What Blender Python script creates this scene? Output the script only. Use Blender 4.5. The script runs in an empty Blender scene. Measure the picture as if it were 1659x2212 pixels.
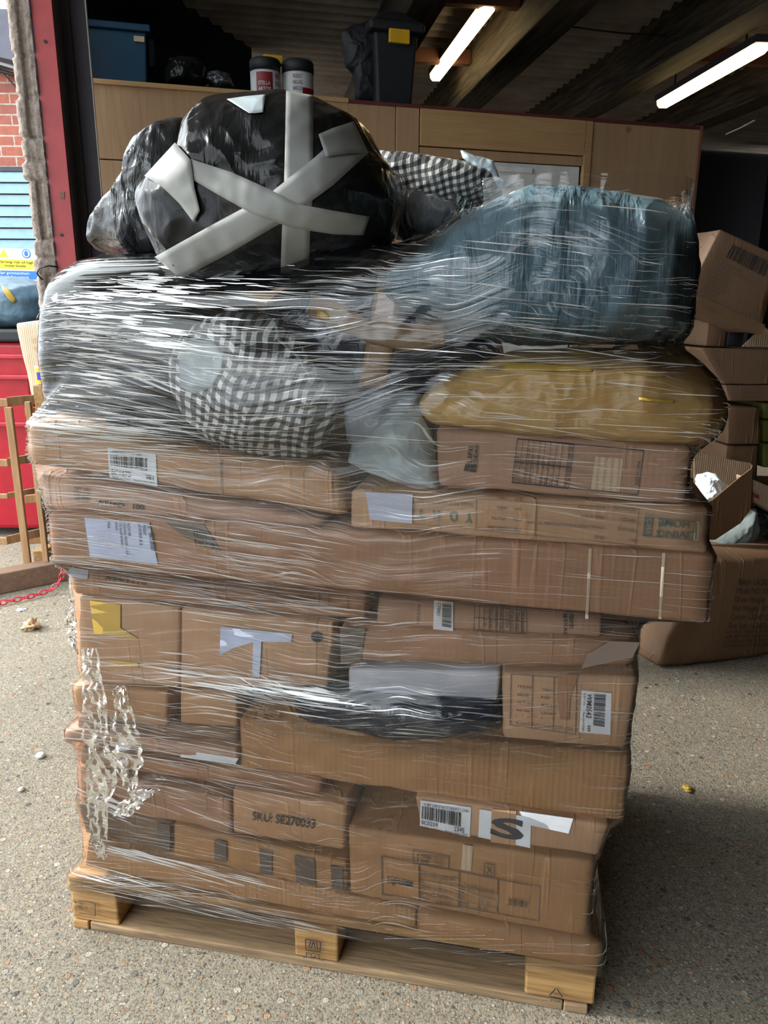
import bpy, math, random
import numpy as np
from mathutils import Vector, noise
random.seed(7)
PI = math.pi
S = bpy.context.scene
COL = S.collection
# ------------------------------------------------------------------ camera
W, H = 1659.0, 2212.0
FPX = 1660.0
CZ, PITCH, ROLL = 1.4337, 0.2640, 0.0045
_d = Vector((0, math.cos(PITCH), -math.sin(PITCH)))
_r = Vector((1, 0, 0)); _u = _r.cross(_d)
CR = _r * math.cos(ROLL) + _u * math.sin(ROLL)
CU = -_r * math.sin(ROLL) + _u * math.cos(ROLL)
CO = Vector((0, 0, CZ))
cd = bpy.data.cameras.new('camera'); cam = bpy.data.objects.new('camera', cd); COL.objects.link(cam)
cd.sensor_fit = 'VERTICAL'; cd.sensor_height = 24.0; cd.lens = FPX / H * 24.0
cd.clip_start = 0.02; cd.clip_end = 200
from mathutils import Matrix
m3 = Matrix((CR, CU, -_d)).transposed()
cam.matrix_world = Matrix.Translation(CO) @ m3.to_4x4()
S.camera = cam
# ------------------------------------------------------------------ light
wd = bpy.data.worlds.new('sky'); S.world = wd; wd.use_nodes = True
nt = wd.node_tree; nt.nodes.clear()
wo = nt.nodes.new('ShaderNodeOutputWorld'); wb = nt.nodes.new('ShaderNodeBackground')
tc = nt.nodes.new('ShaderNodeTexCoord'); sp = nt.nodes.new('ShaderNodeSeparateXYZ'); cr = nt.nodes.new('ShaderNodeValToRGB')
cr.color_ramp.elements[0].position = 0.0; cr.color_ramp.elements[0].color = (0.45, 0.49, 0.53, 1)
cr.color_ramp.elements[1].position = 0.45; cr.color_ramp.elements[1].color = (0.90, 0.97, 1.0, 1)
nt.links.new(tc.outputs['Generated'], sp.inputs[0]); nt.links.new(sp.outputs['Z'], cr.inputs[0])
nt.links.new(cr.outputs[0], wb.inputs[0]); nt.links.new(wb.outputs[0], wo.inputs[0])
wb.inputs[1].default_value = 3.9
sd = bpy.data.lights.new('sun', 'SUN'); so = bpy.data.objects.new('sun', sd); COL.objects.link(so)
sd.energy = 4.0; sd.angle = math.radians(7); sd.color = (1.0, 0.95, 0.86)
so.rotation_euler = Vector((0.985, -0.13, -0.56)).to_track_quat('-Z', 'Y').to_euler()
so.location = (-8, 2, 6)
S.view_settings.view_transform = 'Standard'; S.view_settings.look = 'None'
S.view_settings.exposure = 0.5; S.view_settings.gamma = 1.0; S.view_settings.use_curve_mapping = False
S.cycles.transparent_max_bounces = 16; S.cycles.max_bounces = 6
S.cycles.sample_clamp_indirect = 6.0
# ------------------------------------------------------------------ frames and pixels
class Frame:
    def __init__(s, O, a):
        s.O = Vector(O); s.a = a
        s.eu = Vector((math.cos(a), math.sin(a), 0)); s.ev = Vector((-math.sin(a), math.cos(a), 0))
    def w(s, p): return s.O + s.eu * p[0] + s.ev * p[1] + Vector((0, 0, p[2]))
    def loc(s, P):
        q = Vector(P) - s.O; return (q.dot(s.eu), q.dot(s.ev), q.z)
    def px(s, x, y, v=0.0):
        d = ray(x, y); t = (v - (CO - s.O).dot(s.ev)) / d.dot(s.ev)
        return s.loc(CO + d * t)
def ray(x, y): return _d * FPX + CR * (x - W / 2) + CU * (H / 2 - y)
def at_z(x, y, z):
    d = ray(x, y); return CO + d * ((z - CZ) / d.z)
def at_y(x, y, Y):
    d = ray(x, y); return CO + d * (Y / d.y)
PAL = Frame((-0.734, 1.5057, 0), -0.1925)
WORLD = Frame((0, 0, 0), 0)
# ------------------------------------------------------------------ mesh helpers
BASE = {}
def tag(o, label=None, cat=None, group=None, kind=None):
    for k, v in (('label', label), ('category', cat), ('group', group), ('kind', kind)):
        if v: o[k] = v
    return o
def mesh(name, V, F, mat, frame=PAL, parent=None, base=None, uv=None, smooth=True, mats=None, fm=None):
    V = [tuple(v) for v in V]
    if parent is not None: base = BASE[parent.name_full]
    elif base is None:
        A = np.array(V); base = (float(A[:, 0].mean()), float(A[:, 1].mean()), float(A[:, 2].min()))
    me = bpy.data.meshes.new(name)
    me.from_pydata([(v[0] - base[0], v[1] - base[1], v[2] - base[2]) for v in V], [], F)
    if smooth: me.shade_smooth()
    if uv is not None:
        ul = me.uv_layers.new(name='UVMap'); li = np.empty(len(me.loops), dtype=np.int32); me.loops.foreach_get('vertex_index', li)
        ul.data.foreach_set('uv', np.array(uv, dtype=np.float32)[li].ravel())
    for m in (mats or [mat]): me.materials.append(m)
    if fm is not None:
        for p, k in zip(me.polygons, fm): p.material_index = k
    me.update()
    o = bpy.data.objects.new(name, me); COL.objects.link(o)
    if parent is not None: o.parent = parent
    else: o.location = frame.w(base); o.rotation_euler = (0, 0, frame.a)
    BASE[o.name_full] = base
    return o
def empty(name, base, frame=PAL):
    o = bpy.data.objects.new(name, None); COL.objects.link(o); o.empty_display_size = 0.05
    o.location = frame.w(base); o.rotation_euler = (0, 0, frame.a); BASE[o.name_full] = tuple(base); return o
class MB:
    def __init__(s): s.V = []; s.F = []
    def hexa(s, c):      # 8 corners: lower ring then upper ring
        n = len(s.V); s.V += [tuple(p) for p in c]
        for f in ((0, 3, 2, 1), (4, 5, 6, 7), (0, 1, 5, 4), (1, 2, 6, 5), (2, 3, 7, 6), (3, 0, 4, 7)): s.F.append(tuple(n + i for i in f))
        return s
    def box(s, a, b):
        x0, y0, z0 = a; x1, y1, z1 = b
        return s.hexa([(x0, y0, z0), (x1, y0, z0), (x1, y1, z0), (x0, y1, z0), (x0, y0, z1), (x1, y0, z1), (x1, y1, z1), (x0, y1, z1)])
    def bar(s, A, B, w, h, up=(0, 0, 1)):
        A = Vector(A); B = Vector(B); d = (B - A).normalized(); r = d.cross(Vector(up)).normalized(); u = r.cross(d)
        r = r * w / 2; u = u * h / 2
        return s.hexa([A - r - u, A + r - u, B + r - u, B - r - u, A - r + u, A + r + u, B + r + u, B - r + u])
    def tube(s, pts, r, n=8, closed=False):
        pts = [Vector(p) for p in pts]; k = len(s.V); N = len(pts)
        for i, p in enumerate(pts):
            a = pts[(i - 1) % N] if (i or closed) else p; b = pts[(i + 1) % N] if (i < N - 1 or closed) else p
            t = (b - a).normalized(); x = t.cross(Vector((0.13, 0.31, 0.94))).normalized(); y = t.cross(x)
            rr = r[i] if hasattr(r, '__len__') else r
            for j in range(n): s.V.append(tuple(p + (x * math.cos(2 * PI * j / n) + y * math.sin(2 * PI * j / n)) * rr))
        for i in range(N if closed else N - 1):
            for j in range(n):
                a = k + i * n + j; b = k + i * n + (j + 1) % n; c = k + ((i + 1) % N) * n + (j + 1) % n; d = k + ((i + 1) % N) * n + j
                s.F.append((a, b, c, d))
        if not closed:
            s.F.append(tuple(k + j for j in range(n))[::-1]); s.F.append(tuple(k + (N - 1) * n + j for j in range(n)))
        return s
    def lathe(s, c, prof, n=24):
        k = len(s.V)
        for r, z in prof:
            for j in range(n): s.V.append((c[0] + r * math.cos(2 * PI * j / n), c[1] + r * math.sin(2 * PI * j / n), c[2] + z))
        for i in range(len(prof) - 1):
            for j in range(n):
                s.F.append((k + i * n + j, k + i * n + (j + 1) % n, k + (i + 1) * n + (j + 1) % n, k + (i + 1) * n + j))
        s.F.append(tuple(k + j for j in range(n))[::-1]); s.F.append(tuple(k + (len(prof) - 1) * n + j for j in range(n)))
        return s
    def build(s, name, mat, frame=PAL, parent=None, base=None, smooth=False, bevel=0, uv=None):
        o = mesh(name, s.V, s.F, mat, frame, parent, base, smooth=smooth, uv=uv)
        if bevel:
            b = o.modifiers.new('bevel', 'BEVEL'); b.width = bevel; b.segments = 2; b.limit_method = 'ANGLE'
        return o
def quad_at(frame, v, q): return [frame.px(x, y, v) for x, y in q]
def bil(Q, s, t):   # Q = TL TR BR BL, s right, t down
    a, b, c, d = [np.array(p) for p in Q]
    return a * (1 - s) * (1 - t) + b * s * (1 - t) + c * s * t + d * (1 - s) * t
_tc = {}
FONT = None
def text_mesh(body, align='LEFT', bold=0.0):
    k = (body, align, bold)
    if k not in _tc:
        cu = bpy.data.curves.new('t', 'FONT'); cu.body = body; cu.align_x = align; cu.offset = bold; cu.resolution_u = 3; cu.space_line = 1.05
        ob = bpy.data.objects.new('t', cu); me = bpy.data.meshes.new_from_object(ob)
        V = np.array([v.co[:] for v in me.vertices]); F = [tuple(p.vertices) for p in me.polygons]
        lo = V.min(0); hi = V.max(0); U = (V - lo) / np.maximum(hi - lo, 1e-6)
        _tc[k] = (U[:, 0], 1 - U[:, 1], F)
        bpy.data.objects.remove(ob); bpy.data.curves.remove(cu); bpy.data.meshes.remove(me)
    return _tc[k]
def flat_map(name, s, t, F, Q, mat, parent, off, th=0.0006):
    P = [bil(Q, a, b) for a, b in zip(s, t)]
    n = np.cross(np.array(Q[1]) - np.array(Q[0]), np.array(Q[3]) - np.array(Q[0])); n /= np.linalg.norm(n)
    if n[1] > 0: n = -n
    V = [tuple(p + n * off) for p in P]
    return mesh(name, V, F, mat, parent=parent, smooth=False)
def text(body, q, v, parent, mat=None, frame=PAL, off=0.004, name='printed_text', align='LEFT', bold=0.0):
    s, t, F = text_mesh(body, align, bold)
    return flat_map(name, s, t, F, quad_at(frame, v, q), mat or M['ink'], parent, off)
def rects(R, q, v, parent, mat, frame=PAL, off=0.004, name='printed_frame'):
    s = []; t = []; F = []
    for a, b, c, d in R:
        n = len(s); s += [a, c, c, a]; t += [b, b, d, d]; F.append((n, n + 1, n + 2, n + 3))
    return flat_map(name, s, t, F, quad_at(frame, v, q), mat, parent, off)
def barcode(q, v, parent, mat=None, frame=PAL, off=0.005, n=34, vertical=False, seed=1):
    rg = random.Random(seed); R = []; x = 0
    while x < 1:
        w = rg.choice((1, 1, 2, 3)) / (n * 3.2); R.append((x, 0, min(1, x + w), 1)); x += w + rg.choice((1, 1, 2, 3)) / (n * 3.2)
    if vertical: R = [(b, a, d, c) for a, b, c, d in R]
    return rects(R, q, v, parent, mat or M['ink'], frame, off, 'barcode')
def table(xs, ys, q, v, parent, mat=None, frame=PAL, off=0.004, w=0.004, h=0.008):
    R = [(x - w, ys[0], x + w, ys[-1]) for x in xs] + [(xs[0], y - h, xs[-1], y + h) for y in ys]
    return rects(R, q, v, parent, mat or M['ink'], frame, off)
def patch(name, q, v, mat, parent, frame=PAL, off=0.002, th=0.0008, sub=1):
    Q = quad_at(frame, v, q); n = len(Q)
    A = [np.array(p) for p in Q]
    nn = np.cross(A[1] - A[0], A[-1] - A[0]); nn /= np.linalg.norm(nn)
    if nn[1] > 0: nn = -nn
    V = [tuple(p + nn * (off + th)) for p in A] + [tuple(p + nn * off) for p in A]
    F = [tuple(range(n)), tuple(range(n, 2 * n))[::-1]] + [(i, (i + 1) % n, n + (i + 1) % n, n + i) for i in range(n)]
    return mesh(name, V, F, mat, parent=parent, smooth=False)
# ------------------------------------------------------------------ materials
M = {}
class NT:
    def __init__(s, name):
        s.m = bpy.data.materials.new(name); s.m.use_nodes = True; s.t = s.m.node_tree; s.t.nodes.clear()
        s.out = s.n('OutputMaterial')
    def n(s, typ, **kw):
        x = s.t.nodes.new('ShaderNode' + typ)
        for k, v in kw.items():
            if k.startswith('_'): x.inputs[k[1:].replace('_', ' ')].default_value = v
            else: setattr(x, k, v)
        return x
    def l(s, a, b): s.t.links.new(a, b)
    def inp(s, node, key, v):
        if isinstance(v, bpy.types.NodeSocket): s.l(v, node.inputs[key])
        else: node.inputs[key].default_value = v
    def math(s, op, a, b=0.0, c=None, clamp=False):
        x = s.n('Math', operation=op, use_clamp=clamp); s.inp(x, 0, a); s.inp(x, 1, b)
        if c is not None: s.inp(x, 2, c)
        return x.outputs[0]
    def coord(s, kind='Object', scale=(1, 1, 1), rot=(0, 0, 0), loc=(0, 0, 0)):
        c = s.n('TexCoord'); mp = s.n('Mapping'); s.l(c.outputs[kind], mp.inputs[0])
        mp.inputs['Scale'].default_value = scale; mp.inputs['Rotation'].default_value = rot; mp.inputs['Location'].default_value = loc
        return mp.outputs[0]
    def noise(s, vec, scale=5, detail=3, rough=0.5, dist=0.0, typ=None):
        x = s.n('TexNoise'); s.l(vec, x.inputs['Vector']); x.inputs['Scale'].default_value = scale; x.inputs['Detail'].default_value = detail
        x.inputs['Roughness'].default_value = rough; x.inputs['Distortion'].default_value = dist
        if typ: x.noise_type = typ
        return x.outputs[0]
    def ramp(s, f, stops, interp='LINEAR'):
        x = s.n('ValToRGB'); s.l(f, x.inputs[0]); e = x.color_ramp.elements; x.color_ramp.interpolation = interp
        while len(e) < len(stops): e.new(0.5)
        for k, (p, c) in enumerate(stops):
            e[k].position = p; e[k].color = (c if hasattr(c, '__len__') else (c, c, c)) + ((1,) if not hasattr(c, '__len__') or len(c) == 3 else ())
        return x.outputs[0]
    def mix(s, f, a, b, mode='MIX'):
        x = s.n('Mix', data_type='RGBA', blend_type=mode); s.inp(x, 0, f)
        for k, v in ((6, a), (7, b)):
            if isinstance(v, tuple) and len(v) == 3: v = v + (1,)
            s.inp(x, k, v)
        return x.outputs[2]
    def bump(s, h, strength=0.3, dist=0.01, normal=None):
        x = s.n('Bump'); s.l(h, x.inputs['Height']); x.inputs['Strength'].default_value = strength; x.inputs['Distance'].default_value = dist
        if normal is not None: s.l(normal, x.inputs['Normal'])
        return x.outputs[0]
    def pbsdf(s, col, rough=0.6, normal=None, **kw):
        x = s.n('BsdfPrincipled'); 
        if isinstance(col, tuple) and len(col) == 3: col = col + (1,)
        s.inp(x, 'Base Color', col); s.inp(x, 'Roughness', rough)
        for k, v in kw.items(): s.inp(x, k.replace('_', ' '), v)
        if normal is not None: s.l(normal, x.inputs['Normal'])
        return x.outputs[0]
    def done(s, sh): s.l(sh, s.out.inputs['Surface']); M[s.m.name] = s.m; return s.m
def plain(name, col, rough=0.6, **kw):
    t = NT(name); c = t.coord(); n = t.noise(c, 14, 4)
    col2 = tuple(x * 0.82 for x in col)
    return t.done(t.pbsdf(t.mix(t.ramp(n, [(0.35, 0.0), (0.7, 1.0)]), col, col2), rough, **kw))
def cardboard(name, col, flute=0.0, wet=0.5):
    t = NT(name); c = t.coord()
    n1 = t.noise(c, 3.0, 5, 0.6); n2 = t.noise(t.coord(scale=(60, 60, 6)), 1.0, 3); 
    info = t.n('ObjectInfo')
    base = t.mix(t.ramp(n1, [(0.3, 0.0), (0.75, 1.0)]), col, tuple(x * 0.80 for x in col))
    base = t.mix(t.ramp(n2, [(0.4, 0.0), (0.8, 0.25)]), base, tuple(min(1, x * 1.25) for x in col))
    hs = t.n('HueSaturation'); t.l(base, hs.inputs['Color']); t.l(t.math('MULTIPLY_ADD', info.outputs['Random'], 0.24, 0.82), hs.inputs['Value'])
    t.l(t.math('MULTIPLY_ADD', info.outputs['Random'], -0.25, 1.1), hs.inputs['Saturation'])
    base = hs.outputs[0]
    # vertical crush lines across the board
    cr_ = t.noise(t.coord(scale=(9, 3, 0.5)), 1.6, 2, 0.5, 0.15)
    ridge = t.ramp(t.math('ABSOLUTE', t.math('SUBTRACT', cr_, 0.5)), [(0.0, 1.0), (0.022, 0.0)])
    msk = t.ramp(t.noise(c, 5, 2), [(0.45, 0.0), (0.6, 1.0)])
    ridge = t.math('MULTIPLY', ridge, msk)
    base = t.mix(t.math('MULTIPLY', ridge, 0.4), base, tuple(min(1, x * 1.6) for x in col))
    wv = t.n('TexWave', wave_type='BANDS', bands_direction='X'); t.l(c, wv.inputs[0]); wv.inputs['Scale'].default_value = 28; wv.inputs['Distortion'].default_value = 1.2
    h = t.math('ADD', t.math('MULTIPLY', ridge, 0.6), t.math('MULTIPLY', n1, 1.0))
    h = t.math('ADD', h, t.math('MULTIPLY', wv.outputs[1], flute))
    return t.done(t.pbsdf(base, 0.62, t.bump(h, 0.6, 0.008)))
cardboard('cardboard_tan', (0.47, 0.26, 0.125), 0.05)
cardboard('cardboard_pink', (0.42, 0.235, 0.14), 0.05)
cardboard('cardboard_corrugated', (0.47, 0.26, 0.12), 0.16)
cardboard('cardboard_dark', (0.19, 0.105, 0.055), 0.05)  # deep brown board; on the right-hand boxes it stands in for shade
cardboard('cardboard_cream', (0.62, 0.47, 0.32), 0.3)
def wood(name, col, col2, axis=0, knots=True, sc=1.0):
    t = NT(name); s = [18 * sc] * 3; s[axis] = 1.1 * sc
    c = t.coord(scale=tuple(s)); n = t.noise(c, 3.2, 8, 0.68, 0.9)
    base = t.mix(t.ramp(n, [(0.36, 0.0), (0.62, 1.0)]), col, col2)
    blot = t.noise(t.coord(), 2.1, 3)
    base = t.mix(t.ramp(blot, [(0.45, 0.0), (0.75, 0.35)]), base, tuple(x * 0.55 for x in col))
    if knots:
        v = t.n('TexVoronoi'); t.l(t.coord(scale=(1, 1, 1)), v.inputs['Vector']); v.inputs['Scale'].default_value = 4.0
        k = t.ramp(v.outputs['Distance'], [(0.045, 1.0), (0.10, 0.0)])
        base = t.mix(t.math('MULTIPLY', k, 0.75), base, tuple(x * 0.35 for x in col))
    return t.done(t.pbsdf(base, 0.7, t.bump(n, 0.45, 0.004), Specular_IOR_Level=0.3))
wood('pallet_wood', (0.50, 0.30, 0.12), (0.24, 0.125, 0.045))
wood('pallet_board', (0.38, 0.26, 0.145), (0.15, 0.10, 0.06))
wood('crate_wood', (0.42, 0.25, 0.12), (0.28, 0.16, 0.08), axis=2)
wood('plywood', (0.36, 0.235, 0.135), (0.31, 0.195, 0.11), axis=2, sc=0.35)
wood('pine_rail', (0.40, 0.26, 0.125), (0.33, 0.20, 0.09), axis=0, sc=0.6)
wood('old_timber', (0.24, 0.15, 0.10), (0.15, 0.10, 0.07))
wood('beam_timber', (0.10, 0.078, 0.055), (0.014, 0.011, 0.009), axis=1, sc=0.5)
t = NT('chipboard'); v = t.n('TexVoronoi'); t.l(t.coord(), v.inputs['Vector']); v.inputs['Scale'].default_value = 160
t.done(t.pbsdf(t.mix(v.outputs['Color'], (0.46, 0.27, 0.11), (0.22, 0.12, 0.05)), 0.8))
def poly(name, col, rough=0.3, stretch=(5, 5, 1.2), bs=0.6, sheen=None, bd=0.02, spec=0.5):
    t = NT(name)
    n1 = t.noise(t.coord(scale=stretch), 1.6, 5, 0.55, 0.8)
    wv = t.n('TexNoise'); t.l(t.coord(), wv.inputs['Vector']); wv.inputs['Scale'].default_value = 4.0; wv.inputs['Detail'].default_value = 3
    def cell(sc_, am):
        c_ = t.n('VectorMath', operation='MULTIPLY_ADD'); t.l(wv.outputs['Color'], c_.inputs[0]); c_.inputs[1].default_value = (am, am, am); t.l(t.coord(scale=tuple(0.4 + 0.12 * q for q in stretch)), c_.inputs[2])
        v = t.n('TexVoronoi'); t.l(c_.outputs[0], v.inputs['Vector']); v.inputs['Scale'].default_value = sc_; return v.outputs['Distance']
    rid = t.math('ABSOLUTE', t.math('SUBTRACT', n1, 0.5))
    h = t.math('ADD', t.math('MULTIPLY', rid, 1.0), t.math('ADD', t.math('MULTIPLY', cell(5.5, 0.5), 0.9), t.math('MULTIPLY', cell(17, 0.35), 0.25)))
    return t.done(t.pbsdf(col, rough, t.bump(h, bs, bd), Specular_IOR_Level=spec))
poly('black_poly', (0.008, 0.009, 0.010), 0.19, bs=0.55, spec=0.2)
poly('navy_poly', (0.012, 0.018, 0.030), 0.25, stretch=(4, 4, 4), bs=0.8)
poly('bluegrey_poly', (0.10, 0.17, 0.21), 0.33, stretch=(13, 4, 1.3), bs=0.75, bd=0.03)
poly('grey_poly', (0.23, 0.26, 0.29), 0.35, bs=0.6)
poly('pale_poly', (0.42, 0.50, 0.54), 0.35, stretch=(2, 2, 2), bs=0.35)
poly('silver_poly', (0.045, 0.05, 0.055), 0.18, stretch=(8, 6, 3), bs=0.95, spec=0.6)
poly('brown_paper', (0.50, 0.32, 0.12), 0.38, stretch=(2, 3, 7), bs=0.8, bd=0.02)
poly('blue_sack', (0.13, 0.21, 0.28), 0.35, stretch=(3, 3, 3), bs=0.5)
def gingham(name, sc, coat, warp=0.0):
    t = NT(name); c = t.n('TexCoord'); sp_ = t.n('SeparateXYZ')
    wn = t.n('TexNoise'); t.l(t.coord(), wn.inputs['Vector']); wn.inputs['Scale'].default_value = 7.0; wn.inputs['Detail'].default_value = 2
    vm_ = t.n('VectorMath', operation='MULTIPLY_ADD'); t.l(wn.outputs['Color'], vm_.inputs[0]); vm_.inputs[1].default_value = (warp, warp, warp); t.l(c.outputs['UV'], vm_.inputs[2]); t.l(vm_.outputs[0], sp_.inputs[0])
    def st(o): return t.math('GREATER_THAN', t.math('FRACT', t.math('MULTIPLY', o, sc)), 0.5)
    a = st(sp_.outputs[0]); b = st(sp_.outputs[1]); f = t.math('MULTIPLY', t.math('ADD', a, b), 0.5)
    col = t.ramp(f, [(0.0, (0.62, 0.64, 0.62)), (0.5, (0.13, 0.135, 0.14)), (1.0, (0.018, 0.02, 0.022))])
    n1 = t.noise(t.coord(), 7, 5, 0.6, 1.2); rid = t.math('ABSOLUTE', t.math('SUBTRACT', n1, 0.5))
    return t.done(t.pbsdf(col, 0.7, t.bump(rid, 0.6, 0.02), Coat_Weight=coat, Coat_Roughness=0.15))
gingham('gingham', 50.0, 0.5, 0.065); gingham('gingham_small', 64.0, 0.25, 0.02)
plain('ink', (0.025, 0.025, 0.03), 0.7); plain('faded_ink', (0.13, 0.10, 0.08), 0.7); plain('green_ink', (0.13, 0.18, 0.15), 0.7)
plain('pale_print', (0.50, 0.40, 0.28), 0.7)
plain('paper_white', (0.74, 0.76, 0.80), 0.55); plain('paper_lilac', (0.50, 0.54, 0.68), 0.5); plain('carton_white', (0.55, 0.56, 0.62), 0.5)
plain('yellow_tape', (0.55, 0.36, 0.06), 0.35); plain('clear_brown_tape', (0.22, 0.14, 0.08), 0.2); plain('dark_tape', (0.14, 0.105, 0.085), 0.3)
plain('masking_tape', (0.24, 0.25, 0.245), 0.55, Specular_IOR_Level=0.25)
plain('red_paint', (0.42, 0.055, 0.06), 0.45); plain('dark_steel', (0.035, 0.03, 0.045), 0.5); plain('red_trim', (0.10, 0.02, 0.02), 0.5)
plain('red_plastic', (0.45, 0.012, 0.03), 0.25); plain('red_chain', (0.65, 0.02, 0.05), 0.3)
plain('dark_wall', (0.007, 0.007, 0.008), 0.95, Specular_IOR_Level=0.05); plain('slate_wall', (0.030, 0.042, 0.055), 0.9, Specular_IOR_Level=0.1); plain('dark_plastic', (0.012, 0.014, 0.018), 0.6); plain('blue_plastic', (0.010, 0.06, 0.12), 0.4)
plain('yellow_plastic', (0.70, 0.42, 0.02), 0.4); plain('yellow_sign', (0.85, 0.78, 0.03), 0.4); plain('blue_sign', (0.01, 0.17, 0.60), 0.4)
plain('white_paint', (0.62, 0.64, 0.63), 0.5); plain('white_plastic', (0.7, 0.72, 0.74), 0.4); plain('label_red', (0.25, 0.01, 0.015), 0.5)
plain('purlin_red', (0.20, 0.085, 0.05), 0.8); plain('blue_shutter', (0.24, 0.40, 0.50), 0.5); plain('slate_roof', (0.10, 0.10, 0.13), 0.7)
plain('canvas_grey', (0.16, 0.20, 0.20), 0.8); plain('canvas_teal', (0.04, 0.10, 0.11), 0.8); plain('cable_black', (0.01, 0.01, 0.01), 0.5)
plain('roll_blue', (0.02, 0.03, 0.45), 0.4); plain('tissue', (0.80, 0.88, 0.95), 0.6); plain('green_box', (0.10, 0.11, 0.02), 0.6)
plain('litter_tan', (0.55, 0.36, 0.2), 0.7); plain('stone', (0.5, 0.47, 0.43), 0.8)
t = NT('window_glass'); t.done(t.pbsdf((0.25, 0.32, 0.36), 0.08, Specular_IOR_Level=0.9))
t = NT('tube_light'); e = t.n('Emission'); e.inputs[0].default_value = (1.0, 0.74, 0.36, 1); e.inputs[1].default_value = 4.6; t.done(e.outputs[0])
# concrete ground with pebbles
t = NT('concrete_ground'); c = t.coord('Object')
def vor(sc, loc=(0, 0, 0)):
    v = t.n('TexVoronoi'); t.l(t.coord(loc=loc), v.inputs['Vector']); v.inputs['Scale'].default_value = sc
    s_ = t.n('SeparateColor'); t.l(v.outputs['Color'], s_.inputs[0]); return v.outputs['Distance'], s_.outputs[0], s_.outputs[1]
n0 = t.noise(c, 1.6, 5, 0.6); n1 = t.noise(c, 150, 5, 0.75); n2 = t.noise(c, 60, 5, 0.7, 0.8)
base = t.mix(t.ramp(n0, [(0.35, 0.0), (0.7, 1.0)]), (0.38, 0.335, 0.25), (0.26, 0.23, 0.175))
base = t.mix(t.ramp(n1, [(0.40, 0.8), (0.50, 0.0)]), base, (0.07, 0.065, 0.055))
base = t.mix(t.ramp(n2, [(0.50, 0.0), (0.60, 0.5)]), base, (0.50, 0.45, 0.36))
hh = t.math('ADD', t.math('MULTIPLY', n1, 1.2), t.math('MULTIPLY', n2, 1.0))
PC = [(0.0, (0.07, 0.075, 0.08)), (0.2, (0.20, 0.19, 0.17)), (0.45, (0.60, 0.56, 0.48)), (0.75, (0.52, 0.42, 0.27)), (0.92, (0.45, 0.22, 0.10))]
for sc_, th_, loc_ in ((170, .35, (.3, .1, 0)), (95, .62, (.7, .4, 0)), (42, .86, (0, .2, 0))):
    d_, r1, r2_ = vor(sc_, loc_)
    pk = t.math('MULTIPLY', t.ramp(d_, [(0.30, 1.0), (0.38, 0.0)]), t.math('GREATER_THAN', r1, th_))
    rim = t.math('MULTIPLY', t.ramp(d_, [(0.36, 0.7), (0.46, 0.0)]), t.math('GREATER_THAN', r1, th_))
    base = t.mix(rim, base, (0.12, 0.105, 0.085)); base = t.mix(t.math('MULTIPLY', pk, 0.9), base, t.ramp(r2_, PC)); hh = t.math('ADD', hh, t.math('MULTIPLY', pk, 0.5))
t.done(t.pbsdf(base, 0.85, t.bump(hh, 1.0, 0.006)))
# brick
def brick(name, c1, c2, mortar, sc=1.0):
    t = NT(name); c = t.n('TexCoord'); b = t.n('TexBrick'); t.l(c.outputs['UV'], b.inputs['Vector'])
    b.inputs['Scale'].default_value = 1.0; b.inputs['Brick Width'].default_value = 0.225 * sc; b.inputs['Row Height'].default_value = 0.075 * sc
    b.inputs['Mortar Size'].default_value = 0.006 * sc; b.inputs['Color1'].default_value = c1 + (1,); b.inputs['Color2'].default_value = c2 + (1,); b.inputs['Mortar'].default_value = mortar + (1,)
    n = t.noise(t.coord(), 22, 5, 0.7)
    col = t.mix(t.ramp(n, [(0.35, 0.0), (0.7, 0.6)]), b.outputs['Color'], tuple(x * 0.5 for x in c1))
    return t.done(t.pbsdf(col, 0.85, t.bump(t.math('SUBTRACT', n, b.outputs['Fac']), 0.5, 0.01)))
brick('red_brick', (0.42, 0.13, 0.08), (0.30, 0.10, 0.09), (0.50, 0.45, 0.38))
t = NT('rough_render'); n = t.noise(t.coord(), 60, 5, 0.75); n2 = t.noise(t.coord(), 9, 4)
t.done(t.pbsdf(t.mix(t.ramp(n, [(0.35, 0.0), (0.65, 1.0)]), (0.42, 0.36, 0.32), (0.22, 0.175, 0.15)), 0.9, t.bump(t.math('ADD', n, n2), 0.9, 0.012)))
t = NT('roof_sheet'); n = t.noise(t.coord(), 2.5, 5, 0.65)
t.done(t.pbsdf(t.mix(t.ramp(n, [(0.35, 0.0), (0.7, 1.0)]), (0.33, 0.28, 0.245), (0.17, 0.145, 0.125)), 0.8))
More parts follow.
